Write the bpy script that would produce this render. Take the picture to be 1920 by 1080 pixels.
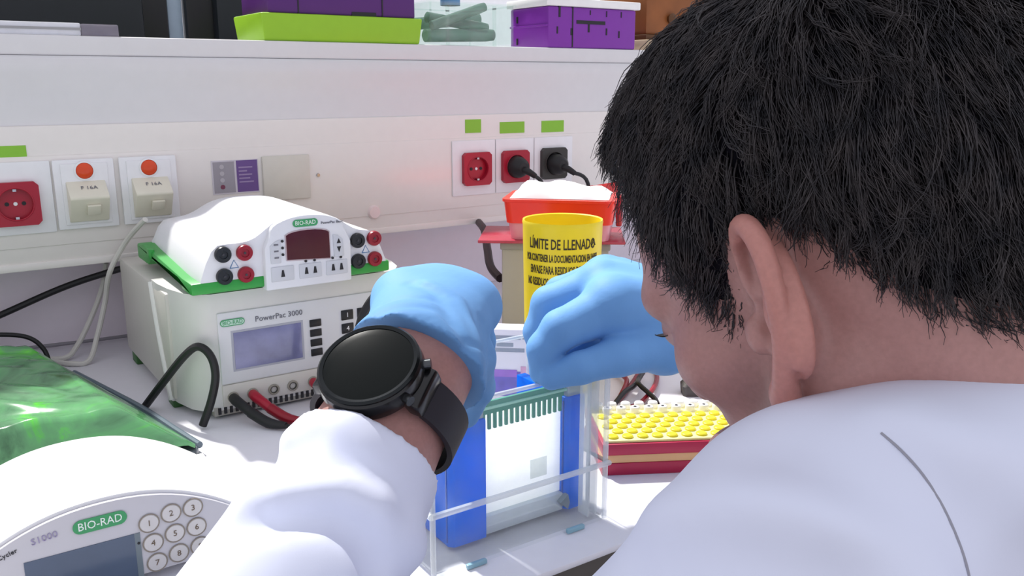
import bpy, bmesh, math, random
import numpy as np
from mathutils import Vector, Matrix
from math import radians, sin, cos, pi, atan2, sqrt

random.seed(7); np.random.seed(7)
SC = bpy.context.scene
COL = SC.collection
for o in list(bpy.data.objects):
    bpy.data.objects.remove(o, do_unlink=True)

# ------------------------------------------------------------------ camera
BT = 0.90                                   # bench top height
CAM = np.array([0.0, -1.27, BT + 0.37])
YAW, PITCH, FPX = radians(34.3), radians(13.3), 1650.0
FW = np.array([sin(YAW)*cos(PITCH), cos(YAW)*cos(PITCH), -sin(PITCH)])
RT = np.array([cos(YAW), -sin(YAW), 0.0])
UP = np.cross(RT, FW)
cd = bpy.data.cameras.new('camera'); cam = bpy.data.objects.new('camera', cd); COL.objects.link(cam)
cam.location = CAM; cam.rotation_euler = (radians(90) - PITCH, 0, -YAW)
cd.sensor_width = 36.0; cd.lens = FPX/1920*36.0; cd.clip_start = 0.02; cd.clip_end = 60
SC.camera = cam
def A(x, y, Z):                             # a point of the place, surveyed from the photograph
    return CAM + (FW + RT*((x-960)/FPX) - UP*((y-540)/FPX))*Z

# ------------------------------------------------------------------ light
w = bpy.data.worlds.new('world'); SC.world = w; w.use_nodes = True
bg = w.node_tree.nodes['Background']
bg.inputs['Color'].default_value = (0.88, 0.88, 0.98, 1); bg.inputs['Strength'].default_value = 0.74
sd = bpy.data.lights.new('sun', 'SUN'); sun = bpy.data.objects.new('sun', sd); COL.objects.link(sun)
sd.energy = 5.6; sd.angle = radians(2.6); sd.color = (1.0, 0.97, 0.92)
SUN = Vector((0.07, -0.70, -0.95)).normalized()
sun.rotation_euler = SUN.to_track_quat('-Z', 'Y').to_euler(); sun.location = (-1, 2, 4)
vs = SC.view_settings
vs.view_transform = 'Standard'; vs.look = 'None'; vs.gamma = 1.0; vs.use_curve_mapping = False
vs.exposure = 0.25

# ------------------------------------------------------------------ materials
def lin(c):
    if isinstance(c, str):
        c = [int(c[i:i+2], 16)/255 for i in (0, 2, 4)]
    return tuple((v/12.92 if v <= 0.04045 else ((v+0.055)/1.055)**2.4) for v in c)
MATS = {}
def mat(name, c, rough=0.5, metal=0.0, spec=0.5, trans=0.0, ior=1.45, alpha=1.0, var=0.06, scale=60, bump=0.0,
        bscale=200, sss=0.0, sssc=None, coat=0.0, emit=None, sheen=0.0):
    if name in MATS: return MATS[name]
    m = bpy.data.materials.new(name); m.use_nodes = True; nt = m.node_tree; b = nt.nodes['Principled BSDF']
    col = lin(c)
    tc = nt.nodes.new('ShaderNodeTexCoord')
    nz = nt.nodes.new('ShaderNodeTexNoise'); nz.inputs['Scale'].default_value = scale; nz.inputs['Detail'].default_value = 4
    nt.links.new(tc.outputs['Object'], nz.inputs['Vector'])
    mx = nt.nodes.new('ShaderNodeMix'); mx.data_type = 'RGBA'
    mx.inputs[6].default_value = tuple(v*(1-var) for v in col) + (1,)
    mx.inputs[7].default_value = tuple(min(1, v*(1+var)) for v in col) + (1,)
    nt.links.new(nz.outputs['Fac'], mx.inputs[0]); nt.links.new(mx.outputs[2], b.inputs['Base Color'])
    b.inputs['Roughness'].default_value = rough; b.inputs['Metallic'].default_value = metal
    b.inputs['Specular IOR Level'].default_value = spec; b.inputs['IOR'].default_value = ior
    b.inputs['Transmission Weight'].default_value = trans; b.inputs['Alpha'].default_value = alpha
    b.inputs['Coat Weight'].default_value = coat
    b.inputs['Sheen Weight'].default_value = sheen
    if sss:
        b.inputs['Subsurface Weight'].default_value = sss
        b.inputs['Subsurface Radius'].default_value = sssc or (1, 0.35, 0.2)
        b.inputs['Subsurface Scale'].default_value = 0.006
    if emit:
        b.inputs['Emission Color'].default_value = lin(emit[0]) + (1,); b.inputs['Emission Strength'].default_value = emit[1]
    if bump:
        n2 = nt.nodes.new('ShaderNodeTexNoise'); n2.inputs['Scale'].default_value = bscale; n2.inputs['Detail'].default_value = 5
        nt.links.new(tc.outputs['Object'], n2.inputs['Vector'])
        bp = nt.nodes.new('ShaderNodeBump'); bp.inputs['Strength'].default_value = bump; bp.inputs['Distance'].default_value = 0.002
        nt.links.new(n2.outputs['Fac'], bp.inputs['Height']); nt.links.new(bp.outputs['Normal'], b.inputs['Normal'])
    MATS[name] = m; return m
def clear_mat(name, c, clear=0.75, rough=0.08, tint=None, bump=0.0, bscale=60):
    """thin clear plastic: lets light and sight through, with a glossy skin and a little body colour"""
    if name in MATS: return MATS[name]
    m = bpy.data.materials.new(name); m.use_nodes = True; nt = m.node_tree; nt.nodes.remove(nt.nodes['Principled BSDF'])
    out = nt.nodes['Material Output']
    tr = nt.nodes.new('ShaderNodeBsdfTransparent'); tr.inputs[0].default_value = lin(tint or 'ffffff') + (1,)
    pr = nt.nodes.new('ShaderNodeBsdfPrincipled'); pr.inputs['Base Color'].default_value = lin(c) + (1,)
    pr.inputs['Roughness'].default_value = rough
    nz = nt.nodes.new('ShaderNodeTexNoise'); nz.inputs['Scale'].default_value = bscale; nz.inputs['Detail'].default_value = 3
    tc = nt.nodes.new('ShaderNodeTexCoord'); nt.links.new(tc.outputs['Object'], nz.inputs['Vector'])
    if bump:
        bp = nt.nodes.new('ShaderNodeBump'); bp.inputs['Strength'].default_value = bump; bp.inputs['Distance'].default_value = 0.004
        nt.links.new(nz.outputs['Fac'], bp.inputs['Height']); nt.links.new(bp.outputs['Normal'], pr.inputs['Normal'])
    mr = nt.nodes.new('ShaderNodeMapRange'); mr.inputs['To Min'].default_value = max(0, 1-clear-0.08); mr.inputs['To Max'].default_value = min(1, 1-clear+0.08)
    nt.links.new(nz.outputs['Fac'], mr.inputs['Value'])
    mx = nt.nodes.new('ShaderNodeMixShader'); nt.links.new(mr.outputs['Result'], mx.inputs[0])
    nt.links.new(tr.outputs[0], mx.inputs[1]); nt.links.new(pr.outputs[0], mx.inputs[2]); nt.links.new(mx.outputs[0], out.inputs['Surface'])
    MATS[name] = m; return m

def milky_mat(name, c, clear=0.15, trl=0.5):
    if name in MATS: return MATS[name]
    m = bpy.data.materials.new(name); m.use_nodes = True; nt = m.node_tree; out = nt.nodes['Material Output']; pr = nt.nodes['Principled BSDF']
    pr.inputs['Base Color'].default_value = lin(c)+(1,); pr.inputs['Roughness'].default_value = 0.2
    tl = nt.nodes.new('ShaderNodeBsdfTranslucent'); tl.inputs[0].default_value = lin(c)+(1,); tr = nt.nodes.new('ShaderNodeBsdfTransparent')
    nz = nt.nodes.new('ShaderNodeTexNoise'); nz.inputs['Scale'].default_value = 40; mr = nt.nodes.new('ShaderNodeMapRange')
    mr.inputs['To Min'].default_value = max(0, clear-0.05); mr.inputs['To Max'].default_value = clear+0.05; nt.links.new(nz.outputs['Fac'], mr.inputs['Value'])
    m1 = nt.nodes.new('ShaderNodeMixShader'); m1.inputs[0].default_value = trl; m2 = nt.nodes.new('ShaderNodeMixShader'); nt.links.new(mr.outputs[0], m2.inputs[0])
    nt.links.new(pr.outputs[0], m1.inputs[1]); nt.links.new(tl.outputs[0], m1.inputs[2]); nt.links.new(m1.outputs[0], m2.inputs[1]); nt.links.new(tr.outputs[0], m2.inputs[2]); nt.links.new(m2.outputs[0], out.inputs['Surface'])
    MATS[name] = m; return m

# ------------------------------------------------------------------ geometry helpers
def finish(me, smooth=35):
    me.update()
    if smooth:
        me.polygons.foreach_set('use_smooth', [True]*len(me.polygons))
        me.set_sharp_from_angle(angle=radians(smooth))
class MB:
    def __init__(s): s.v = []; s.f = []
    def add(s, vs_, fs):
        n = len(s.v); s.v += [tuple(map(float, p)) for p in vs_]; s.f += [tuple(i+n for i in f) for f in fs]; return s
    def box(s, x0, x1, y0, y1, z0, z1):
        return s.add([(x0,y0,z0),(x1,y0,z0),(x1,y1,z0),(x0,y1,z0),(x0,y0,z1),(x1,y0,z1),(x1,y1,z1),(x0,y1,z1)],
                     [(0,3,2,1),(4,5,6,7),(0,1,5,4),(1,2,6,5),(2,3,7,6),(3,0,4,7)])
    def prism(s, poly, axis, a0, a1):
        """poly: 2-D outline in the two other axes (kept in x,y,z order), extruded along axis"""
        def p3(p, a):
            q = list(p); q.insert(axis, a); return q
        n = len(poly); vs_ = [p3(p, a0) for p in poly] + [p3(p, a1) for p in poly]
        return s.add(vs_, [tuple(range(n))[::-1], tuple(range(n, 2*n))] + [(i, (i+1) % n, n+(i+1) % n, n+i) for i in range(n)])
    def cone(s, p0, p1, r0, r1, n=24, caps=True):
        return s.tube([p0, p1], [r0, r1], n, caps, spline=False)
    def tube(s, path, r, n=10, caps=True, spline=True, sub=6):
        P = [np.array(p, float) for p in path]
        R = list(r) if hasattr(r, '__len__') else [r]*len(P)
        if spline and len(P) > 2:
            Q, S = [], []
            for i in range(len(P)-1):
                a, b, c, d = P[max(i-1, 0)], P[i], P[i+1], P[min(i+2, len(P)-1)]
                for k in range(sub):
                    t = k/sub
                    Q.append(0.5*((2*b)+(-a+c)*t+(2*a-5*b+4*c-d)*t*t+(-a+3*b-3*c+d)*t**3)); S.append(R[i]*(1-t)+R[i+1]*t)
            Q.append(P[-1]); S.append(R[-1]); P, R = Q, S
        T = [P[min(i+1, len(P)-1)]-P[max(i-1, 0)] for i in range(len(P))]
        T = [t/(np.linalg.norm(t)+1e-12) for t in T]
        ref = np.array((0, 0, 1.)) if abs(T[0][2]) < 0.9 else np.array((1., 0, 0))
        u = np.cross(T[0], ref); u /= np.linalg.norm(u); vs_ = []
        for i, p in enumerate(P):
            u = u - T[i]*(u@T[i]); u /= np.linalg.norm(u); v = np.cross(T[i], u)
            for k in range(n):
                a = 2*pi*k/n; vs_.append(p+(u*cos(a)+v*sin(a))*R[i])
        fs = [(i*n+k, i*n+(k+1) % n, (i+1)*n+(k+1) % n, (i+1)*n+k) for i in range(len(P)-1) for k in range(n)]
        if caps: fs += [tuple(range(n))[::-1], tuple(range((len(P)-1)*n, len(P)*n))]
        return s.add(vs_, fs)
    def lathe(s, prof, c=(0, 0, 0), n=40):
        """prof: (r, z) pairs, closed where r is 0"""
        vs_ = []; rings = []
        for r, z in prof:
            if r < 1e-6: rings.append([len(vs_)]); vs_.append((c[0], c[1], c[2]+z))
            else:
                rings.append(list(range(len(vs_), len(vs_)+n)))
                vs_ += [(c[0]+r*cos(2*pi*k/n), c[1]+r*sin(2*pi*k/n), c[2]+z) for k in range(n)]
        fs = []
        for a, b in zip(rings, rings[1:]):
            for k in range(n):
                k2 = (k+1) % n
                if len(a) == 1 and len(b) == 1: continue
                if len(a) == 1: fs.append((a[0], b[k2], b[k]))
                elif len(b) == 1: fs.append((a[k], a[k2], b[0]))
                else: fs.append((a[k], a[k2], b[k2], b[k]))
        return s.add(vs_, fs)
    def mesh(s, name, off=(0, 0, 0), bevel=0, seg=2, smooth=35, M=None, fix=True):
        me = bpy.data.meshes.new(name)
        src = s.v if M is None else [tuple(M @ Vector(p)) for p in s.v]
        v = [tuple(p[i]-off[i] for i in range(3)) for p in src]
        me.from_pydata(v, [], s.f)
        bm = bmesh.new(); bm.from_mesh(me)
        if fix: bmesh.ops.recalc_face_normals(bm, faces=bm.faces)
        if bevel:
            ed = [e for e in bm.edges if len(e.link_faces) == 2 and e.calc_face_angle(0) > radians(25)]
            bmesh.ops.bevel(bm, geom=ed, offset=bevel, segments=seg, affect='EDGES', profile=0.5, clamp_overlap=True)
        bm.to_mesh(me); bm.free(); finish(me, smooth); return me
def link(name, me, m, parent=None, loc=(0, 0, 0), rot=(0, 0, 0)):
    o = bpy.data.objects.new(name, me); COL.objects.link(o)
    if m: o.data.materials.append(m)
    o.parent = parent; o.location = loc; o.rotation_euler = rot; return o
def tag(o, label, cat, group=None):
    o['label'] = label; o['category'] = cat
    if group: o['group'] = group
    return o
class Thing:
    """an Empty at the thing's base; parts are written in world coordinates (or local ones when local=True)"""
    def __init__(s, name, label, cat, loc, rz=0, group=None, local=False):
        s.o = bpy.data.objects.new(name, None); COL.objects.link(s.o); s.o.location = loc; s.o.rotation_euler = (0, 0, rz)
        s.o.empty_display_size = 0.02
        s.off = (0, 0, 0) if local else tuple(loc); tag(s.o, label, cat, group)
    def part(s, name, mb, m, parent=None, label=None, **k):
        o = link(name, mb.mesh(name, s.off, **k), m, parent or s.o)
        if label: o['label'] = label
        return o
    def text(s, name, txt, size, m, p, rot=(pi/2, 0, 0), parent=None, ext=0.00025, bend=None, align='CENTER', sx=1.0, bold=0.0):
        o = link(name, text_mesh(name, txt, size, ext, align, sx, bend, bold), m, parent or s.o)
        o.location = tuple(p[i]-s.off[i] for i in range(3)); o.rotation_euler = rot; return o
def one(name, mb, m, label, cat, loc, group=None, **k):
    """a thing that is one mesh, its origin at loc"""
    return tag(link(name, mb.mesh(name, loc, **k), m, None, loc), label, cat, group)
def struct(name, mb, m, parent=None, loc=(0, 0, 0), **k):
    o = link(name, mb.mesh(name, loc, **k), m, parent, loc)
    if parent is None: o['kind'] = 'structure'
    return o
def text_mesh(name, txt, size, ext, align='CENTER', sx=1.0, bend=None, bold=0.0):
    cu = bpy.data.curves.new(name, 'FONT'); cu.body = txt; cu.size = size; cu.extrude = ext
    cu.align_x = align; cu.align_y = 'CENTER'; cu.resolution_u = 2; cu.offset = bold
    t = bpy.data.objects.new(name, cu); COL.objects.link(t); bpy.context.view_layer.update()
    me = bpy.data.meshes.new_from_object(t); bpy.data.objects.remove(t, do_unlink=True)
    for v in me.vertices:
        x, y, z = v.co; x *= sx
        if bend:                                     # wrap round a vertical cylinder of this radius (text stands up, faces -Y)
            a = x/bend; r = bend+z; v.co = (r*sin(a), -r*cos(a), y)
        else: v.co = (x, y, z)
    return me

# ------------------------------------------------------------------ implicit shapes for bodies and cloth
def _rc(p, a, b, r1, r2):
    ba = b-a; l2 = float(ba@ba); x = p[..., 0]-a[0].astype(p.dtype); y = p[..., 1]-a[1].astype(p.dtype); z = p[..., 2]-a[2].astype(p.dtype)
    t = np.clip((x*float(ba[0])+y*float(ba[1])+z*float(ba[2]))*(1/l2), 0, 1)
    x = x-t*float(ba[0]); y = y-t*float(ba[1]); z = z-t*float(ba[2])
    return np.sqrt(x*x+y*y+z*z)-(float(r1)+float(r2-r1)*t)
def _el(p, c, Rm, r):
    q = p-c.astype(p.dtype)
    if Rm is not None: q = q@Rm.astype(p.dtype)
    X = [q[..., i]*float(1/r[i]) for i in range(3)]; Y = [X[i]*float(1/r[i]) for i in range(3)]
    k0 = np.sqrt(X[0]*X[0]+X[1]*X[1]+X[2]*X[2]); k1 = np.sqrt(Y[0]*Y[0]+Y[1]*Y[1]+Y[2]*Y[2])
    return k0*(k0-1)/np.maximum(k1, 1e-9)
class SDF:
    def __init__(s): s.ops = []
    def rc(s, a, b, r1, r2=None, k=0.008, sub=False):
        a = np.array(a, float); b = np.array(b, float); r2 = r1 if r2 is None else r2
        m = max(r1, r2); s.ops.append(('rc', (a, b, r1, r2), k, sub, np.minimum(a, b)-m, np.maximum(a, b)+m)); return s
    def el(s, c, r, k=0.008, sub=False, R=None):
        c = np.array(c, float); r = np.array(r, float); m = r.max()
        s.ops.append(('el', (c, R, r), k, sub, c-m, c+m)); return s
    def chain(s, pts, rad, k=0.006, sub=False):
        for i in range(len(pts)-1): s.rc(pts[i], pts[i+1], rad[i], rad[i+1], k, sub)
        return s
    def fold(s, pts, width, amp):
        P = [np.array(p, float) for p in pts]; m = width*2.6
        s.ops.append(('fold', (P, width, amp), 0.004, False, np.min(P, 0)-m, np.max(P, 0)+m)); return s
    def cut(s, p, n):
        n = np.array(n, float); n /= np.linalg.norm(n); s.ops.append(('cut', (np.array(p, float), n), 0, False, None, None)); return s
    @staticmethod
    def apply(d, op, p):
        kind, a, k, sub = op[:4]
        if kind == 'cut': return np.maximum(d, (p-a[0].astype(p.dtype))@a[1].astype(p.dtype))
        if kind == 'fold':
            P, w_, am = a; q = np.full(p.shape[:-1], 9.0)
            for i in range(len(P)-1): q = np.minimum(q, _rc(p, P[i], P[i+1], 0, 0))
            return d-am*np.exp(-(q/w_)**2)
        e = _rc(p, *a) if kind == 'rc' else _el(p, *a)
        h = np.maximum(k-np.abs(d+e if sub else d-e), 0)/k if k else 0
        if sub: return np.maximum(d, -e)+h*h*k/4
        return np.minimum(d, e)-h*h*k/4
    def __call__(s, p):
        d = np.full(p.shape[:-1], 0.05)
        for op in s.ops: d = s.apply(d, op, p)
        return d
    def grad(s, p, e=0.0012):
        g = np.stack([s(p+np.eye(3)[i]*e)-s(p-np.eye(3)[i]*e) for i in range(3)], -1)
        return g/(np.linalg.norm(g, axis=-1, keepdims=True)+1e-9)
    def mesh(s, lo, hi, h, extra=None):
        lo = np.array(lo, float); hi = np.array(hi, float); n = np.ceil((hi-lo)/h).astype(int)+1
        ax = [(lo[i]+h*np.arange(n[i])).astype(np.float32) for i in range(3)]
        d = np.full(n, 0.05, np.float32)
        for op in s.ops:
            if op[0] == 'cut': sl = (slice(None),)*3
            else:
                mg = op[2]+2*h+0.004
                i0 = np.clip(np.floor((op[4]-mg-lo)/h).astype(int), 0, n); i1 = np.clip(np.ceil((op[5]+mg-lo)/h).astype(int)+1, 0, n)
                if (i1 <= i0).any(): continue
                sl = tuple(slice(a, b) for a, b in zip(i0, i1))
            P = np.stack(np.meshgrid(*[ax[i][sl[i]] for i in range(3)], indexing='ij'), -1)
            d[sl] = s.apply(d[sl], op, P)
        if extra is not None: d = extra(d, ax)
        for i in range(3):                            # close at the border
            for e in (0, -1):
                sl = [slice(None)]*3; sl[i] = e; d[tuple(sl)] = np.maximum(d[tuple(sl)], h*0.5)
        return surface_nets(d, lo, h)
def surface_nets(d, lo, h):
    sgn = d < 0; c = [(i, j, k) for i in (0, 1) for j in (0, 1) for k in (0, 1)]
    def sh(a, o): return a[o[0]:a.shape[0]-1+o[0], o[1]:a.shape[1]-1+o[1], o[2]:a.shape[2]-1+o[2]]
    cnt = sum(sh(sgn, o).astype(np.int8) for o in c); act = (cnt > 0) & (cnt < 8)
    idx = np.full(act.shape, -1, np.int64); ijk = np.argwhere(act); idx[act] = np.arange(len(ijk))
    pos = np.zeros((len(ijk), 3)); num = np.zeros(len(ijk))
    for a in c:
        for ax in range(3):
            if a[ax]: continue
            b = list(a); b[ax] = 1; A_ = ijk+np.array(a); B_ = ijk+np.array(b)
            va = d[A_[:, 0], A_[:, 1], A_[:, 2]]; vb = d[B_[:, 0], B_[:, 1], B_[:, 2]]
            x = (va < 0) != (vb < 0); t = np.where(x, va/np.where(x, va-vb, 1), 0)
            q = np.array(a, float)[None]+t[:, None]*(np.array(b)-np.array(a))[None]
            pos += q*x[:, None]; num += x
    V = (ijk+pos/num[:, None])*h+lo; F = []
    for ax in range(3):
        o1, o2 = (ax+1) % 3, (ax+2) % 3
        sl0 = [slice(1, -1)]*3; sl1 = [slice(1, -1)]*3; sl0[ax] = slice(0, -1); sl1[ax] = slice(1, None)
        s0 = sgn[tuple(sl0)]; s1 = sgn[tuple(sl1)]; e = np.argwhere(s0 != s1)
        if not len(e): continue
        flip = s0[e[:, 0], e[:, 1], e[:, 2]]
        base = e.copy(); base[:, o1] += 1; base[:, o2] += 1
        def cell(a, b):
            q = base.copy(); q[:, o1] += a; q[:, o2] += b; return idx[q[:, 0], q[:, 1], q[:, 2]]
        q = np.stack([cell(-1, -1), cell(0, -1), cell(0, 0), cell(-1, 0)], 1)
        q = np.where(flip[:, None], q, q[:, ::-1]); F.append(q)
    return V, np.concatenate(F)
def npmesh(name, V, F, smooth=True):
    me = bpy.data.meshes.new(name); V = np.asarray(V, np.float32); F = np.asarray(F, np.int32); k = F.shape[1]
    me.vertices.add(len(V)); me.vertices.foreach_set('co', V.ravel())
    me.loops.add(F.size); me.loops.foreach_set('vertex_index', F.ravel())
    me.polygons.add(len(F)); me.polygons.foreach_set('loop_start', np.arange(0, F.size, k, dtype=np.int32))
    me.update(calc_edges=True); me.validate()
    if smooth: me.polygons.foreach_set('use_smooth', np.ones(len(me.polygons), bool))
    return me
def merge(*vf):
    V, F, n = [], [], 0
    for v, f in vf: V.append(v); F.append(f+n); n += len(v)
    return np.concatenate(V), np.concatenate(F)
# ================================================================== materials in use
WHITE = mat('white_plastic', 'e8e8ea', 0.35); LAM = mat('worktop_laminate', 'e9e8ee', 0.32, var=0.03)
PANEL = mat('trunking_paint', 'e6e1dc', 0.3, var=0.03); ALU = mat('shelf_profile', 'd8d7d8', 0.28, spec=0.6, var=0.03)
WALLP = mat('back_panel_paint', 'efe6ee', 0.5, var=0.03); CREAM = mat('cream_plastic', 'dcd8c6', 0.4)
BEIGE = mat('beige_plastic', 'cfcac0', 0.45); BLACK = mat('black_plastic', '141416', 0.35); RUB = mat('black_rubber', '1a1a1c', 0.5)
RED = mat('red_plastic', 'a5152f', 0.35); REDJ = mat('red_jack', '8f1226', 0.35); GREEN = mat('green_plastic', '2f9a3f', 0.35)
LIME = mat('lime_plastic', '93c42a', 0.4); PURPLE = mat('purple_plastic', '7d2fa0', 0.4); DPURPLE = mat('dark_purple_plastic', '52206e', 0.45)
STICK = mat('lime_sticker', '86bf3a', 0.6); INK = mat('dark_ink', '2a2a2e', 0.7); GREYINK = mat('grey_ink', '6f7078', 0.7)
LOGO = mat('logo_green', '3f9a62', 0.5); GREY = mat('grey_plastic', '9a9a9c', 0.45); DGREY = mat('dark_grey', '4a4848', 0.6)
METAL = mat('steel', 'b8b8bc', 0.25, metal=1.0); BRASS = mat('brass_pin', 'b89a58', 0.3, metal=1.0)
BLUEINK = mat('blue_ink', '4a7fae', 0.6)

# ================================================================== the room
struct('floor', MB().box(-4, 6, -3.5, 1.25, -0.05, 0), mat('floor_vinyl', '6f665f', 0.5, var=0.12, scale=8))
# window wall beyond the rear bench: parapet, piers and an unseen lintel shaped to shade the person
struct('wall_back', MB().box(-4, 6, 1.10, 1.25, 0, 1.0).box(-4, 6, 1.10, 1.25, 4.06, 4.9).box(-4, -3.2, 1.10, 1.25, 1.0, 4.06).box(5.2, 6, 1.10, 1.25, 1.0, 4.06), mat('far_wall_paint', 'dfe3ea', 0.6))
wf = MB()
for bx in ((-3.2, 5.2, 1.14, 1.20, 1.0, 1.05), (-3.2, 5.2, 1.14, 1.20, 4.01, 4.06), (-3.2, -3.15, 1.14, 1.20, 1.0, 4.06), (5.15, 5.2, 1.14, 1.20, 1.0, 4.06)): wf.box(*bx)
win = struct('window_1', wf, mat('window_frame', 'e4e6ea', 0.4))
link('pane', MB().box(-3.15, 5.15, 1.166, 1.172, 1.05, 4.01).mesh('pane'), clear_mat('window_glass', 'f4f8fa', 0.985, 0.02), win)
struct('wall_panel', MB().box(-0.9, 3.2, 0.09, 0.11, BT, 1.30), WALLP)

b = Thing('lab_bench', 'long white laboratory bench with dark front edge under everything', 'bench', (1.1, -0.35, 0))
b.part('worktop', MB().box(-0.9, 3.2, -0.780, 0.09, BT-0.006, BT), LAM, bevel=0.0015)
b.part('front_edge', MB().box(-0.9, 3.2, -0.778, -0.74, BT-0.075, BT-0.006), mat('bench_edge', '5b5651', 0.5))
b.part('carcass', MB().box(-0.9, 3.2, -0.70, 0.09, 0.08, BT-0.006), mat('bench_carcass', 'b9b4ae', 0.5))
b.part('plinth', MB().box(-0.9, 3.2, -0.66, 0.06, 0.0, 0.08), DGREY)
b = Thing('rear_bench', 'second bench on the far side of the partition', 'bench', (1.1, 0.6, 0))
b.part('worktop', MB().box(-0.9, 3.2, 0.11, 0.98, BT-0.03, BT), LAM, bevel=0.0015)
b.part('carcass', MB().box(-0.9, 3.2, 0.11, 0.90, 0.0, BT-0.03), mat('bench_carcass', 'b9b4ae', 0.5))

# shelf with its tall metal front, and the socket trunking below it
s = Thing('reagent_shelf', 'pale grey shelf with tall smooth metal front above the sockets', 'shelf', (1.1, 0.16, 1.214))
s.part('board', MB().box(-0.9, 3.2, 0.004, 0.34, 1.300, 1.325), ALU, bevel=0.003)
s.part('front_profile', MB().prism([(0.004, 1.214), (0.010, 1.214), (0.010, 1.30), (0.002, 1.30), (-0.002, 1.296), (0.000, 1.28), (0.004, 1.262), (0.006, 1.24)], 0, -0.9, 3.2), ALU, smooth=60)
t = Thing('socket_trunking', 'long white cable trunking carrying the sockets and switches', 'trunking', (1.1, 0.05, 1.032))
t.part('body', MB().box(-0.9, 3.2, 0.0, 0.09, 1.034, 1.214), PANEL, bevel=0.003)
t.part('lower_lip', MB().box(-0.9, 3.2, -0.002, 0.02, 1.030, 1.040), PANEL, bevel=0.001)
t.part('cover_strip', MB().box(-0.9, 3.2, -0.0015, 0.01, 1.060, 1.176), PANEL, bevel=0.0007)

def ring_plate(mb, x, z, half, r, y0, depth, n=32):
    """square plate with a round well facing -Y"""
    sq = []; ci = []
    for k in range(n):
        a = 2*pi*(k+0.5)/n; c_, s_ = cos(a), sin(a); m = max(abs(c_), abs(s_)); sq.append((x+half*c_/m, z+half*s_/m)); ci.append((x+r*c_, z+r*s_))
    vs_ = [(p[0], y0, p[1]) for p in sq]+[(p[0], y0, p[1]) for p in ci]+[(p[0], y0+depth, p[1]) for p in ci]+[(p[0], y0+depth, p[1]) for p in sq]
    fs = []
    for k in range(n):
        j = (k+1) % n
        fs += [(k, j, n+j, n+k), (n+k, n+j, 2*n+j, 2*n+k), (3*n+k, 3*n+j, j, k)]
    fs.append(tuple(range(2*n, 3*n)))
    return mb.add(vs_, fs)
def socket(name, label, x, z, insert, frame=None, hole=True, group=None):
    T = Thing(name, label, 'socket', (x, -0.0015, z-0.045), group=group)
    if frame: T.part('frame', MB().box(*frame), WHITE, bevel=0.0015)
    T.part('insert', ring_plate(MB(), x, z, 0.0275, 0.0195, -0.0125, 0.0078), insert, smooth=30)
    rim = MB(); rim.tube([(x+0.0205*cos(a), -0.0125, z+0.0205*sin(a)) for a in np.linspace(0, 2*pi, 25)], 0.0009, 6, spline=False)
    T.part('rim', rim, insert)
    if hole:
        for dx in (-0.0095, 0.0095): T.part('contact_hole', MB().cone((x+dx, -0.0044, z), (x+dx, -0.0056, z), 0.0026, 0.0026, 12), INK)
        for dz in (-1, 1): T.part('earth_clip', MB().box(x-0.002, x+0.002, -0.0125, -0.004, z+dz*0.0175-0.0015, z+dz*0.0175+0.0015), METAL)
        T.part('centre_screw', MB().cone((x, -0.0044, z), (x, -0.0062, z), 0.0024, 0.0024, 12), WHITE)
    return T
def plate(T, x0, x1, z0, z1, th=0.008, m=None): return T.part('frame', MB().box(x0, x1, -th, -0.001, z0, z1), m or WHITE, bevel=0.0016)
socket('power_socket', 'red power socket at left edge beside two orange-lamp switches', 0.105, 1.118, RED, (0.060, 0.149, -0.0045, -0.0015, 1.078, 1.170))
def breaker(x, label, txt):
    T = Thing('safety_switch', label, 'switch', (x, -0.0015, 1.08), group='safety switches on the trunking')
    plate(T, x-0.0365, x+0.0365, 1.080, 1.170)
    T.part('inner_frame', MB().box(x-0.028, x+0.028, -0.0105, -0.006, 1.086, 1.165), WHITE, bevel=0.001)
    c = T.part('rocker', MB().prism([(-0.008, 1.144), (-0.034, 1.124), (-0.0345, 1.121), (-0.014, 1.090), (-0.008, 1.089)], 0, x-0.0235, x+0.0235), CREAM, bevel=0.0012, label='cream wedge-shaped rocker')
    T.part('rocker_catch', MB().prism([(-0.0305, 1.1135), (-0.0345, 1.1115), (-0.0255, 1.099), (-0.0225, 1.1015)], 0, x-0.004, x+0.012), CREAM, parent=c, bevel=0.0006)
    sl = atan2(0.020, 0.026)
    T.text('rating', txt, 0.0085, GREYINK, (x+0.002, -0.0215, 1.1345), rot=(sl, 0, 0), ext=0.0001)
    T.part('lamp_ring', MB().lathe([(0, 0), (0.0125, 0), (0.0125, 0.0025), (0.0105, 0.003)], n=28), WHITE, M=Matrix.Translation((x, -0.0092, 1.1555)) @ Matrix.Rotation(pi/2, 4, 'X'))
    T.part('lamp', MB().lathe([(0, 0.006), (0.004, 0.0056), (0.0078, 0.0045), (0.0105, 0.0015), (0.0105, 0)], n=28), mat('orange_lens', 'd8481f', 0.3), label='round orange signal lamp', M=Matrix.Translation((x, -0.0100, 1.1555)) @ Matrix.Rotation(pi/2, 4, 'X'))
breaker(0.1875, 'cream rocker switch with orange lamp next to the left red socket', 'F 16A')
breaker(0.2670, 'cream rocker switch with orange lamp behind the small power supply corner', 'F 16A')
def flat(name, label, cat, x0, x1, z0, z1, m, th=0.0008, y=-0.0015, group=None):
    return one(name, MB().box(x0, x1, y-th, y, z0, z1), m, label, cat, ((x0+x1)/2, y, z0), group)
flat('lime_label', 'wide lime green label above the left red socket', 'label', 0.060, 0.125, 1.169, 1.190, STICK, y=0.0)
flat('lime_label', 'narrow lime green label above the empty red socket', 'label', 0.772, 0.803, 1.184, 1.206, STICK, y=0.0)
flat('lime_label', 'lime green label above the red socket with a black plug', 'label', 0.841, 0.892, 1.181, 1.200, STICK, y=0.0)
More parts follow.
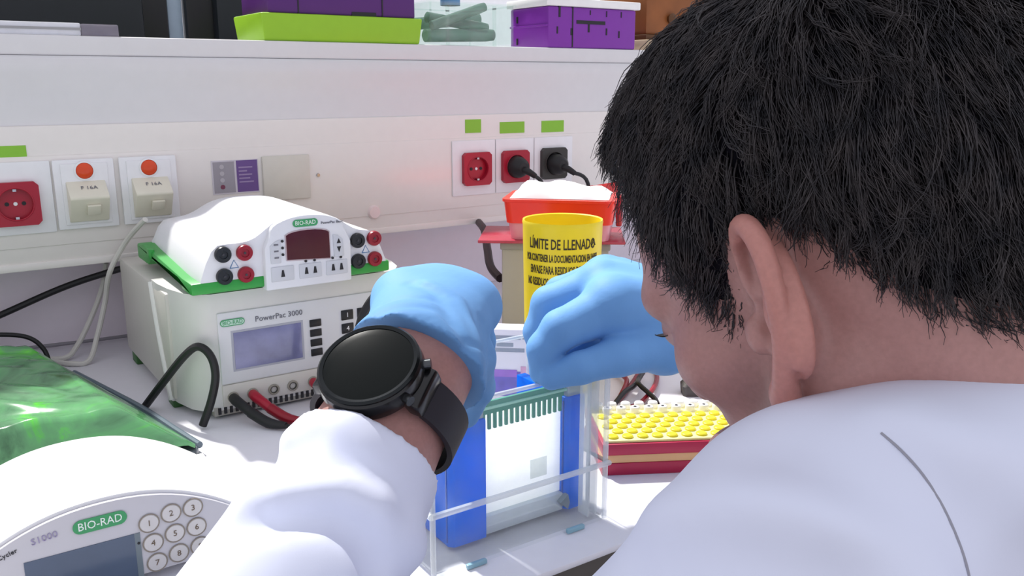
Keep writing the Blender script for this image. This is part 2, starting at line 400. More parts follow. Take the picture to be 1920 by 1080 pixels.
flat('lime_label', 'lime green label above the dark socket near the hair', 'label', 0.929, 0.978, 1.180, 1.200, STICK, y=0.0)

T = Thing('printed_sticker', 'purple and grey printed sticker stuck on the trunking', 'sticker', (0.386, -0.0018, 1.112))
T.part('backing', MB().box(0.352, 0.419, -0.0024, -0.0015, 1.111, 1.159), mat('sticker_white', 'cfcad2', 0.6))
T.part('grey_field', MB().box(0.354, 0.384, -0.0028, -0.0022, 1.113, 1.157), mat('sticker_grey', '9c98a0', 0.6))
T.part('purple_field', MB().box(0.387, 0.4175, -0.0028, -0.0022, 1.113, 1.158), mat('sticker_purple', '6a4f8c', 0.6))
for i in range(5): T.part('print_line', MB().box(0.390, 0.390+[0.020, 0.012, 0.019, 0.016, 0.021][i], -0.0031, -0.0026, 1.147-i*0.0052, 1.149-i*0.0052), mat('pale_print', '9a86ae', 0.6))
for i in range(4): T.part('pictogram', MB().cone((0.366, -0.0026, 1.150-i*0.0095), (0.366, -0.0032, 1.150-i*0.0095), 0.0033, 0.0033, 12), mat('picto_red', '7a3f55', 0.6) if i == 3 else mat('picto_grey', 'b6b2b8', 0.6))
T = Thing('blank_plate', 'blank cream cover plate beside the purple sticker', 'cover plate', (0.46, -0.0015, 1.099))
T.part('plate', MB().box(0.424, 0.496, -0.0065, -0.0015, 1.097, 1.162), mat('plate_cream', 'd2cfc4', 0.4), bevel=0.0015)
T.part('screw', MB().cone((0.510, -0.001, 1.130), (0.510, -0.004, 1.130), 0.003, 0.0025, 12), METAL)

fr = dict(z=1.1245)
socket('power_socket', 'empty red power socket nearest the purple sticker side of the triple frame', 0.7895, 1.1245, RED, (0.744, 0.829, -0.0045, -0.0015, 1.080, 1.172))
socket('power_socket', 'red power socket with a black plug pushed in', 0.868, 1.1245, RED, (0.830, 0.910, -0.0045, -0.0015, 1.080, 1.172), hole=False)
socket('power_socket', 'dark power socket rightmost of the triple frame', 0.951, 1.1255, mat('dark_socket', '34322f', 0.4), (0.911, 0.996, -0.0045, -0.0015, 1.080, 1.172), hole=False)
def plug(x, z, label, cable):
    T = Thing('power_plug', label, 'plug', (x, -0.006, z-0.017))
    T.part('body', MB().lathe([(0, 0), (0.0185, 0), (0.0185, 0.018), (0.015, 0.028), (0.009, 0.034), (0, 0.034)], n=28), RUB, M=Matrix.Translation((x, -0.004, z)) @ Matrix.Rotation(pi/2, 4, 'X'))
    T.part('strain_relief', MB().tube([(x, -0.032, z-0.004), (x+0.004, -0.044, z-0.006), (x+0.014, -0.052, z-0.014)], [0.007, 0.006, 0.0045], 12), RUB)
    T.part('cable', MB().tube([(x+0.012, -0.05, z-0.012)]+cable, 0.0035, 8), RUB)
plug(0.866, 1.124, 'black plug in the middle red socket', [(0.90, -0.045, 1.09), (0.90, -0.03, 1.02), (0.90, -0.02, 0.92)])
plug(0.951, 1.124, 'black plug in the dark rightmost socket', [(1.00, -0.045, 1.09), (1.02, -0.03, 1.00), (1.01, -0.02, 0.92)])

# ================================================================== things on the shelf
SH = 1.325
def crate(name, label, cat, x0, x1, y0, y1, z0, z1, m, slots=(), lip=None, notches=(), taper=0.0, group=None):
    T = Thing(name, label, cat, ((x0+x1)/2, (y0+y1)/2, z0), group=group)
    v = []
    for z, q in ((z0, taper), (z1, 0)):
        v += [(x0+q, y0+q, z), (x1-q, y0+q, z), (x1-q, y1-q, z), (x0+q, y1-q, z)]
    T.part('body', MB().add(v, [(0, 3, 2, 1), (4, 5, 6, 7), (0, 1, 5, 4), (1, 2, 6, 5), (2, 3, 7, 6), (3, 0, 4, 7)]), m, bevel=0.003)
    if lip: T.part('rim', MB().box(x0-0.003, x1+0.003, y0-0.003, y1+0.003, z1-lip, z1), m, bevel=0.001)
    for (a, b_, c, d) in slots: T.part('slot', MB().box(x0+a, x0+b_, y0-0.0008, y0+0.004, z0+c, z0+d), INK)
    return T
crate('lime_tray', 'lime green box lid upside down on the shelf', 'tray', 0.440, 0.700, 0.006, 0.135, SH, SH+0.039, LIME, taper=0.004)
crate('purple_rack', 'dark purple tube rack stacked on the lime green tray', 'tube rack', 0.452, 0.690, 0.012, 0.128, SH+0.039, SH+0.11, DPURPLE, slots=[(0.045, 0.047, 0, 0.06), (0.13, 0.17, 0.0, 0.006), (0.18, 0.182, 0.0, 0.06)])
R = crate('purple_rack', 'bright purple tube rack standing on the shelf right of the glassware', 'tube rack', 0.948, 1.150, 0.008, 0.125, SH, SH+0.070, PURPLE,
      slots=[(0.022, 0.026, 0.052, 0.0705), (0.052, 0.0545, 0.002, 0.07), (0.062, 0.128, 0.042, 0.048), (0.088, 0.092, 0.028, 0.042), (0.018, 0.021, 0.024, 0.036), (0.049, 0.053, 0.022, 0.034), (0.130, 0.133, 0.024, 0.036), (0.160, 0.163, 0.020, 0.032),
             (0.092, 0.094, 0.058, 0.066), (0.130, 0.132, 0.056, 0.066), (0.165, 0.167, 0.056, 0.066)])
R.part('side_ridge', MB().box(0.9455, 0.949, 0.010, 0.124, SH+0.036, SH+0.040), PURPLE, bevel=0.0008)
for z in (0.012, 0.050): R.part('side_slot', MB().box(0.9465, 0.951, 0.100, 0.104, SH+z-0.005, SH+z+0.006), INK)
one('paper_stack', MB().box(0.942, 1.158, 0.004, 0.130, SH+0.0705, SH+0.084), mat('paper', 'f0f0ee', 0.7), 'white paper lying on top of the bright purple rack', 'paper', (1.05, 0.067, SH+0.0705), bevel=0.002)

GLASS = clear_mat('clear_ware', 'f6fcfa', 0.965, 0.04, tint='fafefc')
T = Thing('clear_tub', 'clear plastic tub of glassware between lime tray and purple rack', 'tub', (0.796, 0.07, SH))
T.part('base', MB().box(0.716, 0.876, 0.010, 0.150, SH, SH+0.004), GLASS, bevel=0.001)
for (a, b_, c, d) in ((0.716, 0.876, 0.010, 0.0125), (0.716, 0.876, 0.1475, 0.150), (0.716, 0.7185, 0.010, 0.150), (0.8735, 0.876, 0.010, 0.150)):
    T.part('side', MB().box(a, b_, c, d, SH+0.004, SH+0.066), GLASS)
T.part('rim', MB().box(0.712, 0.880, 0.006, 0.154, SH+0.064, SH+0.068), GLASS, bevel=0.001)
for x in (0.745, 0.835): T.part('corner_rib', MB().box(x, x+0.005, 0.008, 0.012, SH, SH+0.064), GLASS)
GL2 = clear_mat('lab_glass', '8fa89c', 0.55, 0.03, tint='a8c4b6')
def lying_tube(x0, z, y, ln, r, ang, label):
    p0 = np.array((x0, y, z)); p1 = p0+np.array((cos(ang)*ln, 0, sin(ang)*ln))
    o = one('glass_tube', MB().tube([p0, p0*0.98+p1*0.02, p0*0.1+p1*0.9, p1], [r*0.6, r, r, r*0.9], 16, spline=False), GL2, label, 'glass tube', tuple(p0), group='glass tubes in the clear tub')
for i, (x0, z, y, ln, r, an) in enumerate(((0.725, 0.016, 0.05, 0.135, 0.0105, 0.03), (0.728, 0.036, 0.09, 0.13, 0.010, 0.10), (0.735, 0.046, 0.06, 0.12, 0.009, -0.12), (0.730, 0.030, 0.035, 0.11, 0.008, 0.32))):
    lying_tube(x0, SH+z, y, ln, r, an, ['thick glass tube lying at the bottom of the clear tub', 'glass tube lying behind in the clear tub', 'thin glass tube across the top of the clear tub', 'slanting glass tube leaning in the clear tub'][i])
one('blue_cap', MB().lathe([(0, 0), (0.017, 0), (0.017, 0.012), (0.015, 0.014), (0, 0.014)], (0.80, 0.09, SH+0.0685)), mat('blue_cap', '5f8fc0', 0.4), 'blue screw cap lying on the clear tub', 'cap', (0.80, 0.09, SH+0.0685))

T = Thing('wooden_box', 'orange brown wooden box at the shelf end near the hair', 'box', (1.30, 0.10, SH))
WOOD = mat('brown_wood', '8a5228', 0.5, var=0.35, scale=25)
T.part('base', MB().box(1.19, 1.46, 0.02, 0.19, SH, SH+0.020), mat('beige_board', 'b9a78c', 0.6, var=0.15), bevel=0.002)
T.part('plinth_line', MB().box(1.195, 1.455, 0.028, 0.182, SH+0.020, SH+0.030), mat('dark_wood', '5a3818', 0.5, var=0.2), bevel=0.001)
T.part('body', MB().box(1.20, 1.45, 0.034, 0.176, SH+0.030, SH+0.13), WOOD, bevel=0.004)
for x in (1.262, 1.30, 1.345): T.part('knob', MB().lathe([(0, 0), (0.008, 0.002), (0.011, 0.01), (0.006, 0.014), (0, 0.015)], n=20), mat('dark_wood', '5a3818', 0.5, var=0.2), M=Matrix.Translation((x, 0.036, SH+0.060)) @ Matrix.Rotation(pi/2, 4, 'X'))

# clear ruler-like acrylic bar and its holder at the left end
T = Thing('acrylic_bar', 'clear acrylic bar lying along the shelf edge at left', 'bar', (0.15, 0.02, SH))
T.part('bar', MB().box(-0.05, 0.205, 0.010, 0.045, SH, SH+0.016), clear_mat('acrylic', 'f2f4fb', 0.35, 0.05), bevel=0.002)
T.part('groove', MB().box(-0.05, 0.205, 0.0085, 0.011, SH+0.007, SH+0.010), GREY)
T.part('end_block', MB().box(0.205, 0.250, 0.008, 0.048, SH, SH+0.015), clear_mat('smoky_acrylic', '8d8794', 0.35, 0.1), bevel=0.002)

# dark screens standing on the rear bench behind the shelf
def monitor(x0, x1, label):
    xc = (x0+x1)/2
    T = Thing('computer_monitor', label, 'monitor', (xc, 0.62, BT), group='monitors behind the shelf')
    T.part('bezel', MB().box(x0, x1, 0.585, 0.62, BT+0.12, BT+0.95), BLACK, bevel=0.004)
    T.part('back', MB().box(x0+0.05, x1-0.05, 0.555, 0.590, BT+0.2, BT+0.85), mat('monitor_back', '1c2226', 0.5), bevel=0.01)
    T.part('stand', MB().box(xc-0.03, xc+0.03, 0.60, 0.64, BT+0.01, BT+0.35), BLACK, bevel=0.003)
    T.part('foot', MB().box(xc-0.13, xc+0.13, 0.52, 0.72, BT, BT+0.012), BLACK, bevel=0.003)
    return T
monitor(-0.45, 0.455, 'black monitor back leftmost behind the shelf, beside a pale strip')
monitor(0.490, 0.99, 'black monitor back between the pale strip and the lime tray')
one('pale_post', MB().box(0.458, 0.486, 0.60, 0.63, BT, BT+0.95), mat('pale_blue_metal', 'a9bccb', 0.35), 'pale blue upright strip between the two dark monitors', 'post', (0.472, 0.615, BT), bevel=0.002)
T = Thing('white_instrument', 'white slotted instrument case at the far right end of the shelf', 'instrument', (2.55, 0.15, SH))
T.part('case', MB().box(2.20, 2.95, 0.02, 0.30, SH, SH+0.34), WHITE, bevel=0.008)
for i in range(7): T.part('slot', MB().box(2.25+i*0.1, 2.31+i*0.1, 0.018, 0.025, SH+0.17, SH+0.185), INK)
for i in range(7): T.part('slot', MB().box(2.25+i*0.1, 2.31+i*0.1, 0.018, 0.025, SH+0.10, SH+0.115), INK)
# ================================================================== big power supply on the bench
def logo(T, x, z, y, w_, h_, m_bg=None, rot=(pi/2, 0, 0), outline=False, parent=None):
    pts = []
    r = h_/2
    for k in range(17): a = -pi/2+pi*k/16; pts.append((w_/2-r+r*cos(a), r*sin(a)))
    for k in range(17): a = pi/2+pi*k/16; pts.append((-w_/2+r+r*cos(a), r*sin(a)))
    o = T.part('logo_badge', MB().prism([(p[0]+T.off[0], p[1]+T.off[1]) for p in pts], 2, T.off[2]+0.0, T.off[2]+0.0006), LOGO, smooth=0)
    o.location = tuple(np.array((x, y, z))-np.array(T.off)); o.rotation_euler = rot
    if outline:
        q = [(p[0]*(1-0.22*h_/w_*1.0), p[1]*0.74) for p in pts]
        i = T.part('logo_inner', MB().prism([(p[0]+T.off[0], p[1]+T.off[1]) for p in q], 2, T.off[2]+0.0003, T.off[2]+0.0009), mat('logo_pale', 'b9d8c6', 0.5), parent=o, smooth=0)
    t = text_mesh('logo_text', 'BIO-RAD', h_*0.82, 0.0002, sx=0.95*w_/(h_*0.82*4.55)); tt = link('logo_text', t, LOGO if outline else mat('logo_white', 'e8f2ea', 0.5), o); tt.location = (0, 0, 0.0010 if outline else 0.0007)
    return o
T = Thing('power_supply', 'large beige electrophoresis power supply on the bench under the smaller one', 'power supply', (0.358, -0.17, BT))
BODYM = mat('supply_beige', 'cbc8c0', 0.42, var=0.03)
T.part('case', MB().box(0.216, 0.500, -0.268, -0.020, BT+0.013, 1.039), BODYM, bevel=0.004)
# front bezel, swept back at the sides: outline in X-Y, extruded up
sw = [(0.216, -0.210), (0.2162, -0.235), (0.220, -0.268), (0.228, -0.300), (0.240, -0.317), (0.252, -0.322), (0.464, -0.322), (0.476, -0.317), (0.488, -0.300), (0.496, -0.268), (0.4998, -0.235), (0.500, -0.210)]
bz = MB(); n = len(sw)
lev = [(BT+0.010, 0.050), (BT+0.022, 0.046), (0.985, 0.016), (1.028, 0.002), (1.040, 0.0), (1.044, -0.004)]
for z, back in lev:
    for (x, y) in sw: bz.v.append((x, y if y < -0.215 else y-back, z))
for i in range(len(lev)-1):
    for k in range(n-1): bz.f.append((i*n+k, i*n+k+1, (i+1)*n+k+1, (i+1)*n+k))
    bz.f.append((i*n+n-1, i*n, (i+1)*n, (i+1)*n+n-1))
bz.f.append(tuple(range(n))[::-1]); bz.f.append(tuple(range((len(lev)-1)*n, len(lev)*n)))
bz = T.part('front_bezel', bz, mat('supply_bezel', 'd3d2ce', 0.38, var=0.03), smooth=50)
rib = MB(); rib.tube([(0.2155, -0.2085, 1.0415), (0.2155, -0.226, 0.985), (0.2155, -0.256, 0.923), (0.2155, -0.260, 0.912)], 0.0035, 8)
T.part('side_rib', rib, mat('supply_rib_sunlit', 'e6e5e2', 0.35), parent=bz)  # rib coloured near white to carry the sunlit stripe along the bezel
T.part('panel', MB().box(0.256, 0.470, -0.3245, -0.320, BT+0.040, 1.022), mat('supply_panel', 'd5d6d8', 0.4, var=0.02), bevel=0.0015)
T.part('socket_strip', MB().box(0.256, 0.470, -0.3240, -0.320, BT+0.014, BT+0.039), BODYM, bevel=0.001)
FY = -0.3247
sc = T.part('screen', MB().box(0.272, 0.350, FY-0.0006, FY+0.001, 0.956, 0.998), mat('lcd', '74769c', 0.10, spec=0.9, var=0.55, scale=38), label='grey-blue display')  # blotchy colour stands in for reflections on the display glass
T.part('screen_frame', MB().box(0.2695, 0.3525, FY-0.0002, FY+0.001, 0.9535, 1.0005), mat('lcd_frame', 'a8aab4', 0.4), parent=sc)
logo(T, 0.272, 1.0105, FY-0.0003, 0.027, 0.0078, outline=True)
T.text('model_name', 'PowerPac 3000', 0.0090, GREYINK, (0.325, FY-0.0003, 1.0098), sx=0.98)
for i in range(4): T.part('side_key', MB().box(0.3605, 0.3745, FY-0.0014, FY+0.001, 0.9905-i*0.0118, 0.9990-i*0.0118), BLACK, bevel=0.0006)
for r in range(3):
    for c in range(3):
        x = 0.4085+c*0.0205; z = 0.9985-r*0.0165
        k = T.part('key', MB().box(x-0.0085, x+0.0065, FY-0.0014, FY+0.001, z-0.006, z+0.006), BLACK, bevel=0.0006)
        tt = link('key_digit', text_mesh('key_digit', str(r*3+c+1), 0.008, 0.0001), WHITE, k); tt.location = (x-0.001-T.off[0], FY-0.0016-T.off[1], z-T.off[2]); tt.rotation_euler = (pi/2, 0, 0)
for i, x in enumerate((0.267, 0.289, 0.3135, 0.336, 0.361, 0.383)):
    T.part('jack', ring_plate(MB(), x, 0.924, 0.0048, 0.0036, -0.3262, 0.006, 16), mat('jack_grey', '3a382f', 0.4), smooth=30)
    T.part('jack_ring', MB().tube([(x+0.0052*cos(a), -0.3252, 0.924+0.0052*sin(a)) for a in np.linspace(0, 2*pi, 21)], 0.0014, 6, spline=False), mat('jack_collar', '8f8b80', 0.45))
for i in range(34):
    x = 0.250+i*0.0064
    T.part('vent_slot', MB().box(x, x+0.0032, -0.3232, -0.318, BT+0.006, BT+0.0135), INK)
T.part('vent_tray', MB().box(0.246, 0.470, -0.3215, -0.22, BT+0.004, BT+0.014), mat('vent_grey', 'a9a59c', 0.5))
for x in (0.226, 0.488):
    for y in (-0.052, -0.245): T.part('foot', MB().box(x-0.009, x+0.009, y-0.012, y+0.012, BT, BT+0.016), mat('foot_green', '3d6a3a', 0.5), bevel=0.002)

# test leads in the big supply's sockets
def lead(label, x, z, m, path, plug_m):
    T = Thing('test_lead', label, 'lead', (x, -0.327, z-0.006))
    T.part('plug', MB().tube([(x, -0.322, z), (x, -0.334, z-0.001), (x+0.006, -0.350, z-0.007), (x+0.012, -0.362, z-0.014)], [0.0052, 0.0060, 0.0056, 0.0046], 12), plug_m)
    T.part('grip', MB().tube([(x+0.009, -0.356, z-0.010), (x+0.020, -0.378, BT+0.007), (x+0.034, -0.395, BT+0.006)], [0.0062, 0.0058, 0.0035], 12), m)
    T.part('cable', MB().tube([(x+0.030, -0.391, BT+0.006)]+path, 0.0024, 8), m)
lead('black test lead plugged leftmost into the large power supply', 0.267, 0.924, RUB, [(0.325, -0.43, BT+0.005), (0.36, -0.47, BT+0.003), (0.42, -0.50, BT+0.003), (0.50, -0.46, BT+0.003)], RUB)
lead('red test lead next to the leftmost black one in the large supply', 0.289, 0.924, REDJ, [(0.345, -0.42, BT+0.005), (0.38, -0.455, BT+0.003), (0.43, -0.47, BT+0.003), (0.51, -0.43, BT+0.003)], RED)
lead('red test lead plugged in under the watch', 0.361, 0.924, REDJ, [(0.40, -0.41, BT+0.005), (0.44, -0.43, BT+0.003), (0.50, -0.41, BT+0.003)], RED)

# ================================================================== small power supply on top
TZ = 1.0452
T = Thing('power_supply', 'small white power supply with green base and red display stacked on top', 'power supply', (0.343, -0.21, TZ))
for (x, y) in ((0.240, -0.315), (0.446, -0.315), (0.240, -0.11), (0.446, -0.11)): T.part('foot', MB().cone((x, y, TZ), (x, y, TZ+0.005), 0.008, 0.009, 16), RUB)
base = T.part('green_base', MB().prism([(-0.338, TZ+0.003), (-0.300, TZ+0.003), (-0.285, TZ+0.012), (-0.155, TZ+0.012), (-0.140, TZ+0.003), (-0.085, TZ+0.003), (-0.085, TZ+0.022), (-0.120, TZ+0.026), (-0.30, TZ+0.016), (-0.338, TZ+0.016)], 0, 0.228, 0.459), GREEN, bevel=0.0025, label='bright green plastic base')
T.part('grip_tab', MB().box(0.2255, 0.232, -0.165, -0.150, TZ+0.014, TZ+0.026), GREEN, parent=base, bevel=0.0015)
# white shell: lofted arches from front to back
sh = MB(); NP = 33; secs = []
for j in range(13):
    q = j/12; y = -0.337+q*0.252
    drop = 0.0 if q < 0.7 else (q-0.7)**2*0.10
    inset = 0.016*max(0, 1-q/0.10)*0.0 + (0.004 if q > 0.98 else 0)
    xl, xr = 0.2385+inset, 0.4545-inset; row = []
    for k in range(NP):
        u_ = k/(NP-1); x = xl+(xr-xl)*u_
        edge = min(u_, 1-u_)*2
        shoulder = (1-max(0, 1-edge*4.5)**2.2)
        bump = math.exp(-((x-0.357)/0.050)**4)*0.024*(1-0.35*q) + 0.010*q*sin(pi*u_)
        lowz = TZ+0.014; row.append((x, y, lowz+(0.0405*shoulder+bump)-drop if 0 < k < NP-1 else lowz+0.003))
    secs.append(row)
for row in secs: sh.v += [(row[0][0], row[0][1], TZ+0.011)]+row+[(row[-1][0], row[-1][1], TZ+0.011)]
m_ = NP+2
for j in range(12):
    for k in range(m_-1): sh.f.append((j*m_+k, j*m_+k+1, (j+1)*m_+k+1, (j+1)*m_+k))
    sh.f.append((j*m_+m_-1, j*m_, (j+1)*m_, (j+1)*m_+m_-1))
sh.f.append(tuple(range(m_))[::-1]); sh.f.append(tuple(range(12*m_, 13*m_)))
T.part('shell', sh, mat('supply_white', 'e4e5e8', 0.3, var=0.02), smooth=40)
# central control panel, arched top, standing proud
arch = [(0.306, TZ-0.0005), (0.407, TZ-0.0005), (0.4075, TZ+0.046), (0.400, TZ+0.0615)] + [(0.357+0.043*cos(a), TZ+0.0635+0.0165*sin(a)) for a in np.linspace(0.15, pi-0.15, 13)] + [(0.314, TZ+0.0615), (0.3065, TZ+0.046)]
cp = T.part('control_panel', MB().prism([(p[0], p[1]) for p in arch], 1, -0.345, -0.330), mat('panel_white', 'dfe1e6', 0.35, var=0.02), bevel=0.0022)
PY = -0.3452
dsp = [(0.3305, 1.0765), (0.3815, 1.0735), (0.3815, 1.1035)] + [(0.356+0.0255*cos(a), 1.1035+0.0055*sin(a)) for a in np.linspace(0.2, pi-0.2, 9)] + [(0.3305, 1.1045)]
T.part('display', MB().prism(dsp, 1, PY-0.0006, PY+0.002), mat('dark_red_display', '4a0f16', 0.15, var=0.15), label='dark red display window')
fr_ = MB(); fr_.tube([(p[0], PY, p[1]) for p in dsp+dsp[:1]], 0.0009, 6, spline=False); T.part('display_edge', fr_, mat('panel_edge', 'b9a8ae', 0.4))
logo(T, 0.354, 1.1165, PY-0.0002, 0.029, 0.0082)
T.text('model_name', 'PowerPac Basic', 0.0042, GREYINK, (0.3855, PY-0.0002, 1.1145))
KM = mat('key_pad', 'c9ccd2', 0.45)
for i, (x0, x1) in enumerate(((0.312, 0.338), (0.344, 0.3705), (0.376, 0.402))):
    z0 = 1.0515-(x0-0.312)*0.0+0.0025; k = T.part('key', MB().box(x0, x1, PY-0.0012, PY+0.001, z0, z0+0.0165), KM, bevel=0.0010)
    nn = (1, 2, 2)[i]
    for j in range(nn):
        xc = x0+(x1-x0)*(j+0.8)/(nn+0.6); o = T.part('key_symbol', MB().prism([(xc-0.0022, z0+0.005), (xc+0.0022, z0+0.005), (xc+0.001, z0+0.0125), (xc-0.001, z0+0.0125)], 1, PY-0.0016, PY-0.0008), INK, parent=k)
        if i: T.part('indicator', MB().cone((xc, PY, z0+0.0195), (xc, PY-0.0012, z0+0.0195), 0.0015, 0.0015, 10), INK)
lp = T.part('mode_key', MB().prism([(0.3125, 1.0745), (0.3240, 1.0745), (0.3240, 1.1005), (0.318, 1.0985), (0.3125, 1.094)], 1, PY-0.0012, PY+0.001), KM, bevel=0.0008)
for i in range(3):
    T.part('indicator', MB().cone((0.3265, PY, 1.0985-i*0.0075), (0.3265, PY-0.0012, 1.0985-i*0.0075), 0.0015, 0.0015, 10), INK)
    T.part('key_symbol', MB().box(0.3165, 0.3215, PY-0.0016, PY-0.0008, 1.0945-i*0.0072, 1.0962-i*0.0072), GREYINK, parent=lp)
lp = T.part('arrow_key', MB().prism([(0.3865, 1.0745), (0.3985, 1.0745), (0.3975, 1.094), (0.392, 1.099), (0.3855, 1.1005)], 1, PY-0.0012, PY+0.001), KM, bevel=0.0008)
T.part('key_symbol', MB().prism([(0.3895, 1.0900), (0.3945, 1.0900), (0.392, 1.0955)], 1, PY-0.0016, PY-0.0008), INK, parent=lp)
T.part('key_symbol', MB().prism([(0.3895, 1.0860), (0.3945, 1.0860), (0.392, 1.0795)], 1, PY-0.0016, PY-0.0008), INK, parent=lp)
for (x, z, m) in ((0.2635, 1.0895, 'k'), (0.2865, 1.0890, 'r'), (0.2635, 1.0655, 'k'), (0.2865, 1.0650, 'r'), (0.4185, 1.0890, 'k'), (0.4395, 1.0895, 'r'), (0.4185, 1.0645, 'k'), (0.4395, 1.0650, 'r')):
    j = T.part('jack', MB().lathe([(0, 0.004), (0.0042, 0.004), (0.0046, 0.0055), (0.0082, 0.0055), (0.0088, 0.004), (0.0088, 0)], n=28), mat('jack_black', '1d1f22', 0.3) if m == 'k' else REDJ, M=Matrix.Translation((x, -0.3365, z)) @ Matrix.Rotation(pi/2, 4, 'X'))
    T.part('jack_pin', MB().cone((x, -0.3385, z), (x, -0.3412, z), 0.0014, 0.0014, 10), mat('pin_dark', '3a3a3e', 0.4), parent=j)
for x in (0.275, 0.429):
    z = 1.0775; tri = [(x-0.0045, -0.3372, z-0.004), (x+0.0045, -0.3372, z-0.004), (x, -0.3372, z+0.0045), (x-0.0045, -0.3372, z-0.004)]
    T.part('warning_triangle', MB().tube(tri, 0.0005, 6, spline=False), BLUEINK)

# ================================================================== cables behind and beside the supplies
def cable(name, label, path, r, m, sub=8): 
    p = np.array(path, float); return one(name, MB().tube(path, r, 9, sub=sub), m, label, 'cable', tuple(p[np.argmin(p[:, 2])]))
CW = mat('cable_white', 'cfcdc6', 0.45)
cable('mains_cable', 'thick black cable rising behind the supplies from the left edge', [(-0.05, 0.045, 0.932), (0.05, 0.050, 0.957), (0.148, 0.045, 0.992), (0.205, 0.020, 1.012), (0.240, -0.016, 1.026), (0.262, -0.012, 1.028)], 0.0045, RUB)
cable('mains_cable', 'whitish cable looping down left of the large power supply', [(0.243, -0.075, 1.095), (0.226, -0.030, 1.062), (0.204, -0.016, 1.02), (0.197, 0.004, 0.975), (0.182, 0.000, 0.93), (0.165, -0.025, BT+0.005), (0.142, -0.020, BT+0.004), (0.10, 0.030, BT+0.004), (0.0, 0.045, BT+0.004)], 0.0035, CW)
cable('mains_cable', 'second whitish cable beside the first, dropping to the bench', [(0.208, 0.030, 1.024), (0.200, 0.040, 0.985), (0.180, 0.034, 0.945), (0.158, 0.020, 0.915), (0.138, 0.010, BT+0.004), (0.09, 0.045, BT+0.004), (0.0, 0.060, BT+0.004)], 0.0035, CW)
cable('thin_cable', 'thin grey cable along the bottom of the back panel', [(-0.1, 0.075, 0.912), (0.10, 0.075, 0.908), (0.20, 0.07, 0.906), (0.32, 0.07, 0.905)], 0.0025, mat('cable_grey', '8d8a90', 0.5))
cable('thin_cable', 'thin black cable hooping over the green film tray', [(-0.02, 0.02, 0.955), (0.05, -0.005, 0.955), (0.095, -0.015, 0.948), (0.114, -0.024, 0.930), (0.118, -0.034, 0.906)], 0.003, RUB)
cable('loop_cable', 'black cable looping up in front of the large power supply', [(0.1905, -0.2405, BT+0.0045), A(302, 722, 0.985), A(345, 668, 0.958), A(372, 650, 0.950), A(395, 668, 0.948), A(404, 705, 0.950), A(396, 752, 0.953), (0.2275, -0.3400, BT+0.0045)], 0.0045, RUB)
cable('black_strap_cable', 'black cable arching beside the left gloved hand', [(0.352, -0.392, BT+0.004), (0.360, -0.386, BT+0.020), A(668, 668, 0.965), A(672, 622, 0.965), A(684, 584, 0.965), A(708, 550, 0.965), A(746, 524, 0.970), A(800, 520, 0.99), A(850, 560, 1.01), A(880, 650, 1.03), (0.52, -0.40, BT+0.030), (0.535, -0.40, BT+0.005)], 0.0048, RUB)
cable('thin_cable', 'pale cable loop right of the small power supply', [(0.500, 0.055, 1.020), (0.530, 0.072, 1.026), (0.556, 0.080, 1.012), (0.560, 0.080, 0.985), (0.535, 0.080, 0.968)], 0.0028, CW)
cable('hook_cable', 'black cable hanging between trunking and grey box', [(0.800, 0.006, 1.032), A(908, 432, 1.42), A(914, 468, 1.34), A(920, 500, 1.28), A(938, 522, 1.235)], 0.0062, mat('cable_brown', '2a1a20', 0.5))
one('cable_clip', MB().box(*[v for v in (0.690-0.012, 0.690+0.02, -0.205, -0.190, 1.000, 1.014)]), RUB, 'black cable tie block on the hanging cable', 'clip', (0.695, -0.2, 1.0), bevel=0.003) if False else None
one('wall_button', MB().lathe([(0, 0.006), (0.009, 0.005), (0.011, 0), (0.0, 0)], n=24), mat('pale_pink', 'e8d5d3', 0.4), 'small white push button on the trunking above the small supply', 'button', (0.600, -0.0015, 1.058), M=Matrix.Translation((0.600, -0.0015, 1.066)) @ Matrix.Rotation(pi/2, 4, 'X'))

# ================================================================== thermocycler in the left foreground
T = Thing('thermocycler', 'white domed thermocycler with grey control panel in the left foreground', 'thermocycler', (0.085, -0.55, BT))
def archz(x, top, half): u_ = min(1, abs(x-0.085)/half); return top-0.060*u_**2.2
NX = 41
xs = np.linspace(-0.035, 0.205, NX); tb = MB(); rows = []
for q in np.linspace(0, 1, 15):
    y = -0.622+q*0.20
    lip = 0.004*(1-math.exp(-q*30)); top = 0.977+lip-0.002*q-0.075*max(0, q-0.35)**2.0
    rows.append([(x, y, archz(x, top, 0.125)-max(0, abs(x-0.085)-0.10)*0.6) for x in xs])
mm = NX+2
for row in rows: tb.v += [(row[0][0], row[0][1], BT+0.008)]+row+[(row[-1][0], row[-1][1], BT+0.008)]
for j in range(14):
    for k in range(mm-1): tb.f.append((j*mm+k, j*mm+k+1, (j+1)*mm+k+1, (j+1)*mm+k))
    tb.f.append((j*mm+mm-1, j*mm, (j+1)*mm, (j+1)*mm+mm-1))
tb.f.append(tuple(range(mm))[::-1]); tb.f.append(tuple(range(14*mm, 15*mm)))
T.part('dome', tb, mat('cycler_white', 'f0f0f0', 0.3, var=0.02), smooth=40)
pa = [(x, archz(x, 0.9745, 0.125)-max(0, abs(x-0.085)-0.10)*0.6) for x in np.linspace(-0.030, 0.200, 31)]
T.part('control_panel', MB().prism([(-0.030, BT+0.010)]+[(-0.030, pa[0][1])]+pa[1:-1]+[(0.200, pa[-1][1]), (0.200, BT+0.010)], 1, -0.626, -0.618), mat('cycler_panel', 'c9c8cc', 0.4, var=0.02), bevel=0.0012)
CY = -0.6262
scr = T.part('screen', MB().box(0.0300, 0.1020, CY-0.0005, CY+0.001, 0.906, 0.9445), mat('dark_lcd', '4b5a70', 0.15, var=0.2, scale=30), label='dark blue-grey display')
